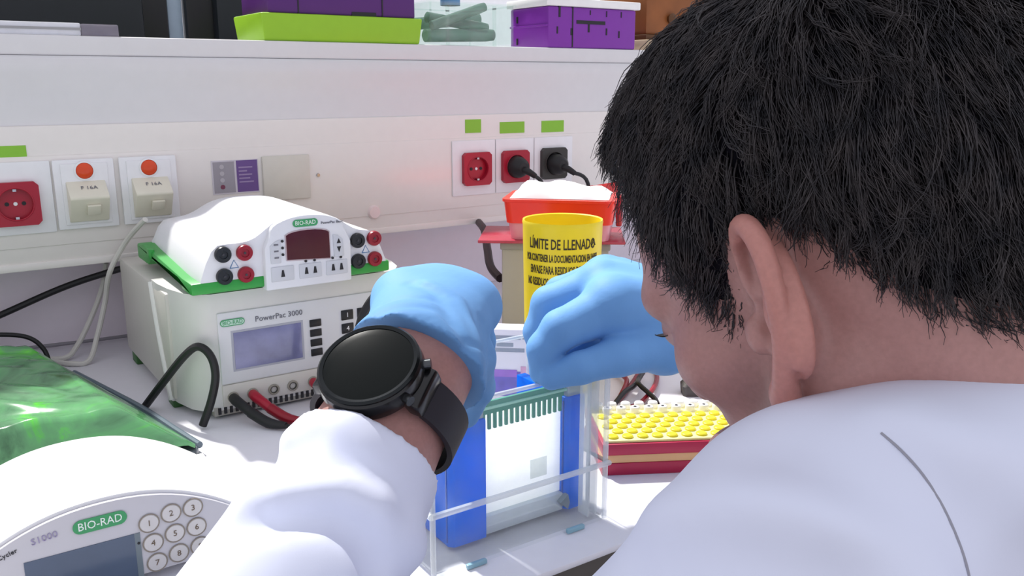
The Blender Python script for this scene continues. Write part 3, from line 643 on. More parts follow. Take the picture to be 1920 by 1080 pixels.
T.part('screen_edge', MB().box(0.1020, 0.1060, CY-0.0006, CY+0.001, 0.906, 0.9445), mat('lcd_edge', '6d7a80', 0.3), parent=scr)
lg = logo(T, 0.0805, 0.9605, CY-0.0002, 0.036, 0.0105)
T.text('model_name', 'S1000', 0.0070, mat('lilac_ink', '9a93b0', 0.6), (0.0445, CY-0.0002, 0.9590), rot=(pi/2, -0.12, 0))
T.text('small_print', 'Thermal Cycler', 0.0048, INK, (0.0125, CY-0.0002, 0.9515), rot=(pi/2, -0.26, 0))
for i, (x, z, s_) in enumerate(((0.1130, 0.9500, '1'), (0.1290, 0.9535, '2'), (0.1145, 0.9335, '4'), (0.1305, 0.9365, '5'), (0.1450, 0.9535, '3'), (0.1465, 0.9370, '6'), (0.1160, 0.9170, '7'), (0.1320, 0.9195, '8'), (0.1480, 0.9205, '9'))):
    k = T.part('round_key', MB().lathe([(0, 0.0012), (0.0062, 0.0012), (0.0069, 0.0006), (0.0069, 0)], n=24), mat('key_grey', 'cfcdcb', 0.4), M=Matrix.Translation((x, CY+0.0002, z)) @ Matrix.Rotation(pi/2, 4, 'X'))
    T.part('key_ring', MB().tube([(x+0.0071*cos(a), CY-0.0005, z+0.0071*sin(a)) for a in np.linspace(0, 2*pi, 25)], 0.0005, 6, spline=False), mat('key_ring', '8d8478', 0.5), parent=k)
    tt = link('key_digit', text_mesh('key_digit', s_, 0.0065, 0.0001), mat('brown_ink', '6a5a48', 0.6), k); tt.location = (x-T.off[0], CY-0.0012-T.off[1], z-T.off[2]); tt.rotation_euler = (pi/2, 0, 0)
T.part('side_dot', MB().cone((0.1045, CY-0.0006, 0.9365), (0.1045, CY-0.0010, 0.9365), 0.0010, 0.0010, 10), INK)
for x in (-0.01, 0.18):
    for y in (-0.60, -0.44): T.part('foot', MB().cone((x, y, BT), (x, y, BT+0.010), 0.010, 0.011, 16), RUB)

# ================================================================== green film tray behind the thermocycler
T = Thing('film_tray', 'shallow grey tray covered with crumpled green see-through film', 'tray', (0.06, -0.24, BT))
edge = [(-0.16, -0.05), (0.10, -0.055), (0.138, -0.085), (0.180, -0.26), (0.196, -0.35), (0.206, -0.405), (0.200, -0.418), (-0.16, -0.418)]
T.part('tray', MB().prism(edge, 2, BT, BT+0.010), mat('tray_dark', '5b6468', 0.35), bevel=0.002)
rm = MB(); rm.tube([(p[0]+0.001, p[1], BT+0.010) for p in edge[2:6]], 0.0036, 8); T.part('tray_rim', rm, mat('tray_rim', '5f6d78', 0.3))
NXg, NYg = 60, 70; gv = []; rs = np.random.RandomState(3)
ph = rs.rand(14, 4)*6.28; fq = rs.uniform(12, 70, (14, 2)); am = 0.0045/np.sqrt(fq.sum(1)/30)
for j in range(NYg):
    y = -0.055-j/(NYg-1)*0.360
    xr = np.interp(-y, [0.055, 0.085, 0.26, 0.35, 0.405, 0.418], [0.106, 0.135, 0.176, 0.192, 0.203, 0.199])
    for i in range(NXg):
        u_ = i/(NXg-1); x = -0.155+(xr+0.155)*u_
        e = min(1, min(u_+0.2, 1-u_)*6, (j+0.5)/8, (NYg-j)/8)
        z = BT+0.012+e*(0.030+sum(am[k]*abs(sin(fq[k, 0]*x+fq[k, 1]*y+ph[k, 0])) for k in range(14))*0.6)
        gv.append((x, y, z))
gm = MB().add(gv, [(j*NXg+i, j*NXg+i+1, (j+1)*NXg+i+1, (j+1)*NXg+i) for j in range(NYg-1) for i in range(NXg-1)])
gf = bpy.data.materials.new('green_film'); gf.use_nodes = True; nt = gf.node_tree; pb = nt.nodes['Principled BSDF']
tc = nt.nodes.new('ShaderNodeTexCoord'); n1 = nt.nodes.new('ShaderNodeTexNoise'); n1.inputs['Scale'].default_value = 11; n1.inputs['Distortion'].default_value = 1.2; n1.inputs['Detail'].default_value = 6; n1.inputs['Roughness'].default_value = 0.6
nt.links.new(tc.outputs['Object'], n1.inputs['Vector'])
cr = nt.nodes.new('ShaderNodeValToRGB'); nt.links.new(n1.outputs['Fac'], cr.inputs[0])
cr.color_ramp.elements[0].position = 0.30; cr.color_ramp.elements[0].color = lin('2f5238')+(1,)
cr.color_ramp.elements[1].position = 0.75; cr.color_ramp.elements[1].color = lin('66dd22')+(1,)  # ramp paints darker lows and bright highlights into the film's colour
for p_, c_ in ((0.46, '55885e'), (0.58, '5a9a62'), (0.66, '55b83e')):
    e_ = cr.color_ramp.elements.new(p_); e_.color = lin(c_)+(1,)
nt.links.new(cr.outputs[0], pb.inputs['Base Color']); pb.inputs['Roughness'].default_value = 0.14; pb.inputs['Specular IOR Level'].default_value = 0.5
pb.inputs['Transmission Weight'].default_value = 0.0
T.part('green_film', gm, gf, fix=False, smooth=0, label='glossy crumpled green film')
for p in bpy.data.objects['green_film'].data.polygons: p.use_smooth = True
one('black_pouch', MB().prism([(-0.20, 0.005), (0.06, 0.0), (0.105, -0.035), (0.108, -0.05), (-0.20, -0.05)], 2, BT, BT+0.034), mat('black_fabric', '1b1b1d', 0.7), 'black strap bundle lying at the rear of the green film tray', 'strap', (0.0, -0.02, BT), bevel=0.006)
# ================================================================== gel tank
TK = clear_mat('tank_clear', 'f6fafc', 0.985, 0.05, tint='feffff'); TKE = clear_mat('tank_edge', 'f2f8fc', 0.55, 0.08)
X0, X1, Y0, Y1, TZ1 = 0.289, 0.457, -0.741, -0.628, 1.038
T = Thing('gel_tank', 'clear plastic electrophoresis tank on the bench between both hands', 'gel tank', (0.373, -0.685, BT))
T.part('base', MB().box(X0, X1, Y0, Y1, BT, BT+0.004), TK, bevel=0.001)
T.part('front_wall', MB().box(X0, X1, Y0, Y0+0.003, BT+0.004, TZ1), TK)
T.part('rear_wall', MB().box(X0, X1, Y1-0.003, Y1, BT+0.004, TZ1), TK)
T.part('side_wall', MB().box(X0, X0+0.003, Y0+0.003, Y1-0.003, BT+0.004, TZ1), TK)
T.part('side_wall', MB().box(X1-0.003, X1, Y0+0.003, Y1-0.003, BT+0.004, TZ1), TK)
for z, th, q in ((TZ1, 0.0018, 0.0016), (0.9535, 0.0026, 0.0022)):
    T.part('rim' if z > 1 else 'ridge', MB().tube([(X0-q, Y0-q, z), (X1+q, Y0-q, z), (X1+q, Y1+q, z), (X0-q, Y1+q, z), (X0-q, Y0-q, z)], th, 8, spline=False), TKE)
for (x, y) in ((X0, Y0), (X1, Y0), (X0, Y1), (X1, Y1)):
    T.part('corner_post', MB().cone((x, y, BT+0.002), (x, y, TZ1), 0.0022, 0.0026, 10), TKE)
for x in (0.441, 0.449): T.part('guide_rib', MB().box(x, x+0.002, Y0+0.003, Y0+0.016, BT+0.006, TZ1-0.002), TKE)
for x in (0.326, 0.424): T.part('stop_lug', MB().box(x-0.009, x+0.009, Y0-0.004, Y0, BT+0.0005, BT+0.0045), mat('lug_blue', '8fb6c4', 0.3), bevel=0.001, label='small blue-grey lug')

BLUE = milky_mat('clamp_blue', '0a88f2', 0.0, 0.5); BLUED = mat('clamp_blue_deep', '1b55b4', 0.25, var=0.05)
T = Thing('gel_clamp', 'blue sided clamp frame standing inside the clear tank', 'clamp frame', (0.39, -0.69, BT+0.004))
def clamp(x0, x1, y0, y1):
    c = T.part('blue_arm', MB().prism([(x0, y0+0.004), (x0+0.004, y0), (x1, y0), (x1, y0+0.010), (x0+0.010, y0+0.010), (x0+0.010, y1), (x0, y1)], 2, BT+0.004, 1.008), BLUE, bevel=0.0012, label='blue clamp arm')
    T.part('seam', MB().box(x0-0.0006, x0+0.001, y0+0.0045, y0+0.0060, BT+0.008, 1.004), BLUED, parent=c)
    T.part('arm_cap', MB().box(x0+0.001, x1-0.001, y0+0.001, y0+0.022, 1.008, 1.0185), clear_mat('grey_cap', 'a9bcc6', 0.25, 0.2), parent=c, bevel=0.002)
clamp(0.3185, 0.353, -0.716, -0.640); clamp(0.4345, 0.4600-0.006, -0.716, -0.640)
T.part('foot_bar', MB().box(0.353, 0.4345, -0.712, -0.700, BT+0.004, BT+0.020), clear_mat('frame_clear', 'eaf4f8', 0.35, 0.1), bevel=0.001)
T.part('foot_hook', MB().prism([(0.428, BT+0.014), (0.436, BT+0.006), (0.438, BT+0.012), (0.436, BT+0.020)], 1, -0.7175, -0.706), mat('hook_grey', '7f8d96', 0.4))
one('gel_cassette', MB().box(0.3535, 0.434, -0.708, -0.6995, BT+0.0205, 1.0125), milky_mat('gel_milky', 'fbfdfb', 0.08, 0.8), 'milky white gel plate held between the blue clamp arms', 'gel plate', (0.394, -0.704, BT+0.0205), bevel=0.0008)
bpy.data.objects['gel_cassette']
one('cassette_mark', MB().box(0.402, 0.419, -0.7088, -0.7081, 0.940, 0.957), clear_mat('mark_pale', 'e6f6f0', 0.75, 0.3), 'faint square mark on the milky gel plate', 'mark', (0.41, -0.708, 0.940))
CG = mat('comb_green', '4f9a86', 0.35); 
T = Thing('well_comb', 'green plastic comb with fifteen teeth at the top of the gel plate', 'comb', (0.394, -0.711, 0.996))
T.part('bar', MB().box(0.346, 0.434, -0.7125, -0.7095, 1.0095, 1.0205), CG, bevel=0.0006)
T.part('bar_ridge', MB().box(0.344, 0.436, -0.7142, -0.7095, 1.0140, 1.0162), mat('comb_pale', 'a5dcc6', 0.3), bevel=0.0005)
tooth = MB().box(-0.0014, 0.0014, -0.0012, 0.0012, 0, 0.0142).mesh('tooth', bevel=0.0004)
if not tooth.materials: tooth.materials.append(CG)
for i in range(15):
    o = bpy.data.objects.new('tooth', tooth); COL.objects.link(o); o.parent = T.o
    o.location = (0.3535+i*0.0055-0.394, -0.7110+0.711, 0.9962-0.996)

# ================================================================== yellow sharps pot
P0 = A(1055, 410, 1.05); px, py = float(P0[0]), float(P0[1]); H = float(P0[2])-BT
YEL = mat('pot_yellow', 'e8d021', 0.4, var=0.05); ang = atan2(CAM[0]-px, -(CAM[1]-py))
T = Thing('sharps_pot', 'yellow sharps pot with dark printed Spanish text, open at the top', 'sharps pot', (px, py, BT), local=True)
rb, rt_ = 0.0437, 0.0477
T.part('pot', MB().lathe([(0, 0.004), (rb-0.002, 0.004), (rt_-0.002, H-0.001), (rt_, H), (rt_+0.0006, H-0.003), (rt_, H-0.006), (rb, 0.003), (rb-0.003, 0), (0, 0)], n=56), YEL, smooth=40)
T.part('filling', MB().lathe([(0, 0.130), (0.044, 0.130), (0.044, 0.120), (0, 0.120)], n=32), mat('fill_yellow', 'efe11a', 0.5))
def rad(z): return rb+(rt_-rb)*z/H+0.0002
for (tx, size, z, sx) in (('LÍMITE DE LLENADO', 0.0152, H-0.0240, 0.56), ('POR CONTENER LA DOCUMENTACION EN PAPEL', 0.0108, H-0.0405, 0.36), ('ENVASE PARA RESIDUOS DE RIESGO', 0.0118, H-0.0545, 0.39),
                      ('NO RESIDUOS CLINICOS, NO COMPACTAR', 0.0118, H-0.0690, 0.36)):
    o = T.text('printed_line', tx, size*1.12, bold=0.00025, m=mat('brown_print', '3a3018', 0.6), p=(0, 0, z), rot=(0, 0, ang), bend=rad(z), sx=sx, ext=0.0003)
for i, (tx, c) in enumerate((('No llenar por encima del limite', 'a8741a'), ('Contenedor de un solo uso', '6a5a1a'), ('Cerrar bien antes de retirar', '6a5a1a'), ('Riesgo biologico', '4a421a'))):
    z = H-0.0835-i*0.0120; T.text('printed_line', tx, 0.0085, mat('print_'+c, c, 0.6), (0, 0, z), rot=(0, 0, ang-0.10), bend=rad(z), sx=0.55, ext=0.0003)
T.text('size_mark', 'A', 0.0115, mat('brown_print', '3a3018', 0.6), (0, 0, H-0.0225), rot=(0, 0, ang+0.86), bend=rad(H), sx=0.9, ext=0.0003)

# ================================================================== grey box, pink plate and red tub behind the pot
G0 = A(1042, 450, 1.215); RZ = radians(-38)
T = Thing('grey_box', 'grey instrument box behind the yellow pot', 'box', (float(G0[0]), float(G0[1]), BT), rz=RZ, local=True)
T.part('housing', MB().box(-0.071, 0.071, -0.050, 0.050, 0.006, 0.154), mat('box_grey', 'aaa69e', 0.5, var=0.04), bevel=0.003)
T.part('lid', MB().box(-0.073, 0.073, -0.053, 0.053, 0.150, 0.160), mat('box_lid', '8f8c88', 0.45), bevel=0.002)
for x in (-0.06, 0.06):
    for y in (-0.04, 0.04): T.part('foot', MB().cone((x, y, 0), (x, y, 0.007), 0.008, 0.008, 14), RUB)
one('pink_plate', MB().box(-0.102, 0.092, -0.060, 0.060, 0, 0.004), clear_mat('pink_acrylic', 'c0485a', 0.25, 0.2, tint='f2b8c0'), 'flat pinkish see-through plate under the red tub', 'plate', (0, 0, 0), bevel=0.001)
pp = bpy.data.objects['pink_plate']; pp.location = (float(G0[0]), float(G0[1]), BT+0.1602); pp.rotation_euler = (0, 0, RZ)
fl = MB(); fv = []
for x in (-0.080, 0.080):
    for (y, z) in ((0.000, 0.000), (-0.046, 0.057), (-0.049, 0.055), (-0.003, -0.001)): fv.append((x, y, z))
fl.add(fv, [(0, 1, 5, 4), (1, 2, 6, 5), (2, 3, 7, 6), (3, 0, 4, 7), (0, 3, 2, 1), (4, 5, 6, 7)])
lid = one('glow_reflector', fl, mat('reflector_red', 'ff2a1c', 0.20, metal=1.0), 'added red reflector leaning behind the heaped red tub, for a pink glow', 'lid', (0, 0, 0))  # added red reflector, throws a pink sun glow onto the trunking
T = Thing('red_tub', 'red plastic tub heaped with white tissue behind the yellow pot', 'tub', tuple(A(1054, 418, 1.195)[:2])+(BT+0.1644,), rz=radians(-44), local=True)
REDT = mat('tub_red', 'e8321f', 0.25, var=0.05)
def rrect(hx, hy, r, n=6):
    out = []
    for cx, cy, a0 in ((hx-r, hy-r, 0), (-hx+r, hy-r, pi/2), (-hx+r, -hy+r, pi), (hx-r, -hy+r, 1.5*pi)):
        out += [(cx+r*cos(a0+pi/2*k/n), cy+r*sin(a0+pi/2*k/n)) for k in range(n+1)]
    return out
def loft(levels, r=0.012):
    mb = MB(); n = None
    for (hx, hy, z) in levels:
        L = rrect(hx, hy, min(r, hx*0.9, hy*0.9)); n = len(L); mb.v += [(p[0], p[1], z) for p in L]
    for i in range(len(levels)-1): mb.f += [(i*n+k, i*n+(k+1) % n, (i+1)*n+(k+1) % n, (i+1)*n+k) for k in range(n)]
    mb.f += [tuple(range(n))[::-1], tuple(range((len(levels)-1)*n, len(levels)*n))]
    return mb
T.part('lower_body', loft([(0.065, 0.042, 0), (0.068, 0.045, 0.024)]), clear_mat('tub_pink', 'e89aa8', 0.2, 0.2, tint='f5c0c8'), smooth=40)
T.part('collar', loft([(0.070, 0.047, 0.022), (0.073, 0.050, 0.050), (0.075, 0.052, 0.0505), (0.075, 0.052, 0.054), (0.066, 0.044, 0.054)]), REDT, smooth=40, label='bright red collar')
tv = []; rs = np.random.RandomState(5)
for j in range(13):
    for i in range(19):
        u_, v_ = i/18*2-1, j/12*2-1; e = max(0, 1-max(abs(u_), abs(v_))**6); tv.append((u_*0.065, v_*0.042, 0.0545+e*(0.014-0.004*u_+0.003*sin(7*u_+3*v_)+0.002*sin(11*v_-5*u_))))
ti = T.part('tissue', MB().add(tv, [(j*19+i, j*19+i+1, (j+1)*19+i+1, (j+1)*19+i) for j in range(12) for i in range(18)]), mat('tissue_white', 'f6f4f2', 0.7), fix=False, smooth=60, label='heaped white tissue')
lid.location = (float(T.o.location.x)+0.085, float(T.o.location.y)+0.095, BT+0.1640); lid.rotation_euler = (0, 0, radians(16))
T.part('side_clip', MB().box(0.073, 0.081, -0.015, 0.015, 0.016, 0.056), mat('clip_red', 'b02a35', 0.3), bevel=0.002)

# ================================================================== standing printed box behind the tank
L = A(985, 660, 0.955)
T = Thing('printed_box', 'white box printed with purple pictures, standing behind the tank', 'box', (float(L[0]), float(L[1]), BT), rz=radians(-40), local=True)
T.part('carton', MB().box(-0.042, 0.048, -0.012, 0.012, 0, 0.111), mat('carton_white', 'e6e4ee', 0.5, var=0.03), bevel=0.0012)
for i, (x0, x1, z) in enumerate(((-0.036, -0.004, 0.100), (-0.002, 0.012, 0.1005), (-0.036, 0.000, 0.086), (-0.030, -0.012, 0.092))): T.part('print_line', MB().box(x0, x1, -0.0125, -0.0118, z, z+0.0042), mat('carton_text', '8f97a6', 0.6))
T.part('picture', MB().box(-0.036, -0.004, -0.0126, -0.0118, 0.036, 0.064), mat('picture_violet', '6a5cb8', 0.5, var=0.4, scale=90))
T.part('picture', MB().box(-0.004, 0.020, -0.0126, -0.0118, 0.040, 0.070), mat('picture_pink', 'd9a8c6', 0.5, var=0.35, scale=120))
T.part('picture', MB().box(-0.036, -0.008, -0.0129, -0.0120, 0.058, 0.066), mat('picture_purple', '9a6ac8', 0.5, var=0.3, scale=120))

# ================================================================== leads coiled on the bench, tube rack, small timer
def ground(x, y, z=BT): 
    r = FW+RT*((x-960)/FPX)-UP*((y-540)/FPX); return CAM+r*((z-CAM[2])/r[2])
def coil(label, pts, m, z=BT+0.004):
    P = [ground(x, y, z+(dz if False else 0)) for x, y in pts]
    P = [(p[0], p[1], z+0.004*(i % 3 == 1)) for i, p in enumerate(P)]
    one('coiled_lead', MB().tube(P, 0.0030, 8), m, label, 'lead', tuple(P[0]), group='leads coiled on the bench')
coil('red lead curled in a loop on the bench behind the tank', [(1150, 697), (1175, 718), (1160, 750), (1190, 712), (1205, 690), (1224, 686), (1232, 706), (1224, 735), (1200, 756), (1172, 766)], REDJ)
coil('black lead crossing the red loop on the bench', [(1147, 765), (1170, 742), (1190, 722), (1206, 698), (1196, 722), (1214, 735), (1228, 748), (1232, 764)], RUB, BT+0.011)

rx, ry = 0.511, -0.674
T = Thing('tube_rack', 'red tube rack with beige stripe and yellow capped tubes at the right of the tank', 'tube rack', (rx, ry, BT), rz=radians(-29), local=True)
CR = mat('rack_crimson', 'ad1f45', 0.4)
T.part('lower_band', MB().box(0, 0.20, 0, 0.098, 0, 0.0125), CR, bevel=0.001)
T.part('stripe', MB().box(0.0008, 0.1992, 0.0008, 0.0972, 0.0125, 0.0205), mat('rack_beige', 'd8a878', 0.45), bevel=0.0006)
T.part('upper_band', MB().box(0, 0.20, 0, 0.098, 0.0205, 0.0320), CR, bevel=0.001)
T.part('yellow_tray', MB().box(0.003, 0.197, 0.003, 0.095, 0.0320, 0.0345), mat('rack_yellow', 'f4ea9a', 0.45), bevel=0.0006)
capm = MB().lathe([(0, 0.0022), (0.0044, 0.0022), (0.0054, 0.0014), (0.0054, 0)], n=16).mesh('tube_cap'); capm.materials.append(mat('cap_yellow', 'd9cc22', 0.4))
capw = MB().lathe([(0, 0.006), (0.0045, 0.006), (0.0052, 0.005), (0.0052, 0)], n=16).mesh('tube_cap'); capw.materials.append(clear_mat('cap_clear', 'efeff6', 0.3, 0.15))
dot = MB().lathe([(0, 0.0063), (0.0016, 0.0063), (0.0016, 0.005)], n=10).mesh('cap_mark'); dot.materials.append(INK)
for r_ in range(7):
    for c in range(13):
        o = bpy.data.objects.new('tube_cap', capm if r_ < 5 else capw); COL.objects.link(o); o.parent = T.o; o.location = (0.012+c*0.0146+(0.0073 if r_ % 2 else 0), 0.0115+r_*0.0128, 0.0345)
        if r_ == 5:
            d_ = bpy.data.objects.new('cap_mark', dot); COL.objects.link(d_); d_.parent = o
g = ground(1300, 738)
T = Thing('small_timer', 'small yellow timer with a dark rim on the bench beside the face', 'timer', (float(g[0]), float(g[1]), BT), rz=radians(-35), local=True)
T.part('body', loft([(0.014, 0.012, 0), (0.015, 0.013, 0.012), (0.013, 0.011, 0.015)], 0.005), DGREY, smooth=40)
T.part('face', loft([(0.011, 0.009, 0.0145), (0.0105, 0.0085, 0.0165)], 0.004), mat('timer_yellow', 'd6c63c', 0.4), smooth=40)
# ================================================================== the person
def K(X, Y, Z): return CAM+RT*X-UP*Y+FW*Z              # camera-frame metres -> world
SKIN_ = bpy.data.materials.new('skin'); SKIN_.use_nodes = True; nt = SKIN_.node_tree; pb = nt.nodes['Principled BSDF']
at_ = nt.nodes.new('ShaderNodeAttribute'); at_.attribute_name = 'skin_colour'
tc = nt.nodes.new('ShaderNodeTexCoord'); nz = nt.nodes.new('ShaderNodeTexNoise'); nz.inputs['Scale'].default_value = 420; nz.inputs['Detail'].default_value = 3
nt.links.new(tc.outputs['Object'], nz.inputs['Vector'])
mx = nt.nodes.new('ShaderNodeMix'); mx.data_type = 'RGBA'; mx.blend_type = 'MULTIPLY'; mx.inputs[0].default_value = 0.25
nt.links.new(at_.outputs['Color'], mx.inputs[6]); nt.links.new(nz.outputs['Fac'], mx.inputs[7]); nt.links.new(mx.outputs[2], pb.inputs['Base Color'])
bp = nt.nodes.new('ShaderNodeBump'); bp.inputs['Strength'].default_value = 0.12; bp.inputs['Distance'].default_value = 0.001
nt.links.new(nz.outputs['Fac'], bp.inputs['Height']); nt.links.new(bp.outputs['Normal'], pb.inputs['Normal'])
pb.inputs['Roughness'].default_value = 0.48; pb.inputs['Subsurface Weight'].default_value = 0.12; pb.inputs['Subsurface Radius'].default_value = (1, 0.35, 0.2); pb.inputs['Subsurface Scale'].default_value = 0.005
COATM = mat('coat_cotton', 'e2e7f8', 0.8, var=0.015, scale=30, bump=0.03, bscale=1500, spec=0.15)
GLOVE = mat('nitrile_blue', '6fa2d8', 0.62, var=0.05, scale=40, bump=0.12, bscale=160, spec=0.25)

PHI, THETA = radians(48), radians(28)
a_ = -RT; b_ = np.array([sin(YAW), cos(YAW), 0.]); z_ = np.array([0, 0, 1.])
fh = cos(PHI)*a_+sin(PHI)*b_
HF = cos(THETA)*fh-sin(THETA)*z_; HU = cos(THETA)*z_+sin(THETA)*fh; HL = sin(PHI)*a_-cos(PHI)*b_
HB = np.stack([HF, HL, HU])                                        # rows: local axes in the world
HO = A(1445, 592, 0.357)-0.074*HL
def h2w(V): return V@HB+HO
def w2h(P): return (np.asarray(P)-HO)@HB.T

# ---- head, in its own frame (forward, left, up; origin between the ear canals)
S = SDF(); k = 0.02
S.el((-0.006, 0, 0.052), (0.098, 0.076, 0.080), k).el((-0.03, 0, 0.035), (0.072, 0.072, 0.072), k)
S.el((0.035, 0, 0.03), (0.060, 0.060, 0.060), k).el((0.036, 0, -0.02), (0.052, 0.050, 0.072), k)
S.rc((0.0, 0.052, -0.040), (0.070, 0.016, -0.092), 0.017, 0.017, k).rc((0.0, -0.052, -0.040), (0.070, -0.016, -0.092), 0.017, 0.017, k)
S.el((0.078, 0, -0.094), (0.018, 0.020, 0.015), 0.015)
for sg in (1, -1):
    S.el((0.052, 0.042*sg, -0.010), (0.024, 0.022, 0.020), 0.016)                       # cheekbone
    S.rc((0.088, 0.014*sg, 0.026), (0.074, 0.047*sg, 0.026), 0.009, 0.008, 0.014)       # brow
    S.el((0.092, 0.031*sg, 0.010), (0.016, 0.015, 0.010), 0.010, sub=True)              # eye socket
    S.el((0.075, 0.032*sg, 0.010), (0.013, 0.014, 0.0125), 0.004)                       # eyeball and lids
    S.el((0.093, 0.010*sg, -0.024), (0.009, 0.007, 0.007), 0.006)                       # nostril wing
S.rc((0.092, 0, 0.018), (0.101, 0, -0.016), 0.007, 0.009, 0.010).el((0.101, 0, -0.020), (0.009, 0.009, 0.008), 0.008)
S.el((0.094, 0, -0.052), (0.010, 0.024, 0.006), 0.006).el((0.092, 0, -0.063), (0.010, 0.021, 0.006), 0.006)
S.rc((-0.022, 0, -0.010), (-0.050, 0, -0.20), 0.056, 0.060, 0.03)                        # neck
S.rc((-0.055, 0.018, -0.02), (-0.085, 0.030, -0.20), 0.032, 0.040, 0.03).rc((-0.055, -0.018, -0.02), (-0.085, -0.030, -0.20), 0.032, 0.040, 0.03)
S.rc((-0.005, 0.050, -0.030), (0.020, 0.018, -0.17), 0.016, 0.014, 0.02).rc((-0.005, -0.050, -0.030), (0.020, -0.018, -0.17), 0.016, 0.014, 0.02)
SK = SDF(); SK.ops = [o for o in S.ops]                           # the head without ears, for the hair
def add_ear(S, sg):
    al = radians(33); eb = np.array([-cos(al), sg*sin(al), 0.]); eu = np.array([-0.20, 0, 0.98]); en = np.cross(eu, eb)*(1 if sg > 0 else -1)
    if en[1]*sg < 0: en = -en
    o = np.array([0.006, 0.0735*sg, -0.001])
    def E(x, y, n=0.0): return o+(eb*x+eu*y+en*n)*1.06
    Rm = np.stack([eb, eu/np.linalg.norm(eu), en], 1)
    S.el(E(0.015, 0.004, -0.0040), (0.0190, 0.0300, 0.0045), 0.006, R=Rm).el(E(0.0235, 0.004, 0.0010), (0.0085, 0.0260, 0.0045), 0.006, R=Rm)   # blade
    S.el(E(0.006, 0.000, -0.009), (0.013, 0.022, 0.009), 0.008, R=Rm)                   # root behind the bowl
    hx = [(0.001, 0.010), (0.000, 0.018), (0.003, 0.029), (0.010, 0.0350), (0.019, 0.0345), (0.0265, 0.028), (0.0305, 0.018), (0.0310, 0.006), (0.0285, -0.006), (0.0235, -0.016), (0.017, -0.024), (0.011, -0.030)]
    hn = [0.000, 0.002, 0.004, 0.0055, 0.0065, 0.0065, 0.006, 0.0055, 0.0045, 0.0035, 0.002, 0.0]
    hr = [0.0024, 0.0028, 0.0034, 0.0040, 0.0043, 0.0043, 0.0042, 0.0040, 0.0038, 0.0040, 0.0046, 0.0050]
    tq = np.linspace(0, 11, 34); hx = np.array(hx); ti_ = np.arange(12)
    def smooth(v):                                                     # Catmull-Rom through the rim points
        v = np.array(v, float); i = np.clip(tq.astype(int), 0, 10); t = tq-i; a0, a1, a2, a3 = v[np.maximum(i-1, 0)], v[i], v[i+1], v[np.minimum(i+2, 11)]
        return 0.5*(2*a1+(a2-a0)*t+(2*a0-5*a1+4*a2-a3)*t*t+(3*a1-a0-3*a2+a3)*t**3)
    S.chain([E(x, y, n) for x, y, n in zip(smooth(hx[:, 0]), smooth(hx[:, 1]), smooth(hn))], list(smooth(hr)), 0.0012)
    S.el(E(0.010, -0.031, 0.000), (0.0070, 0.0095, 0.0045), 0.006, R=Rm)                # lobe
    S.chain([E(0.013, 0.020, -0.001), E(0.021, 0.012, 0.001), E(0.021, 0.001, 0.002), E(0.016, -0.011, 0.002)], [0.0024, 0.003, 0.003, 0.0028], 0.004)   # antihelix
    S.el(E(0.010, 0.018, 0.0035), (0.0085, 0.0120, 0.0075), 0.003, sub=True, R=Rm)      # hollow under the rim
    S.el(E(0.009, -0.002, 0.003), (0.0090, 0.0110, 0.0085), 0.003, sub=True, R=Rm)      # bowl
    S.el(E(-0.003, -0.005, 0.0015), (0.0055, 0.0075, 0.0040), 0.006, R=Rm)              # tragus
add_ear(S, 1); add_ear(S, -1)
hv, hf = S.mesh((-0.15, -0.12, -0.215), (0.14, 0.12, 0.15), 0.00155)

# ---- arms under the clothes
n_c = np.array([-0.12, -0.75, -0.65]); n_c /= np.linalg.norm(n_c)
WATCH = np.array([(705-960)/FPX*0.44, (705-540)/FPX*0.44, 0.44]); WC = WATCH-n_c*0.031
ELB = np.array([-0.155, 0.25, 0.29]); wv = (WC-ELB)/np.linalg.norm(WC-ELB)
kk = lambda c: K(*c)
SHL = A(1545, 1065, 0.330)
torso_r = np.array([0.972, 0.237, 0.0]); SHR = SHL+torso_r*0.37
wristL = kk(WC); elbL = kk(ELB); handL = kk(WC+wv*0.035); wL = (wristL-elbL)/np.linalg.norm(wristL-elbL)
AR = SDF().rc(SHL, kk(np.array([0.0, 0.205, 0.315])), 0.042, 0.038, 0.02).rc(kk(np.array([0.0, 0.205, 0.315])), elbL, 0.038, 0.036, 0.02).rc(elbL, wristL-wL*0.03, 0.038, 0.029, 0.02).rc(wristL-wL*0.04, handL, 0.0290, 0.0285, 0.01)
sideL = np.cross(wL, K(*n_c)-CAM); sideL /= np.linalg.norm(sideL)
AR.rc(wristL-wL*0.03+sideL*0.007, handL+sideL*0.006, 0.0265, 0.025, 0.01).rc(wristL-wL*0.03-sideL*0.007, handL-sideL*0.006, 0.0265, 0.025, 0.01)
WR = A(1330, 605, 0.75); ELR = np.array([0.80, -0.86, 1.00])
AR2 = SDF().rc(SHR, ELR, 0.042, 0.036, 0.02).rc(ELR, WR, 0.038, 0.026, 0.02)
def bounds(*pts, m=0.07): p = np.array(pts); return p.min(0)-m, p.max(0)+m
bodyV, bodyF = merge((h2w(hv), hf), AR.mesh(*bounds(SHL, elbL, wristL, handL), 0.0025), AR2.mesh(*bounds(SHR, ELR, WR), 0.004))
NB = h2w(np.array([-0.05, 0, -0.19]))
PELV = np.array([0.47, -1.22, 0.66])
person = Thing('person', 'dark haired person in a white lab coat and blue gloves bending over the tank', 'person', (0.46, -1.15, 0))
POFF = np.array((0.46, -1.15, 0.))
def pchild(name, V, F, m, parent=None, label=None):
    o = link(name, npmesh(name, V-POFF, F), m, parent or person.o)
    if label: o['label'] = label
    return o
body = pchild('body', bodyV, bodyF, SKIN_)
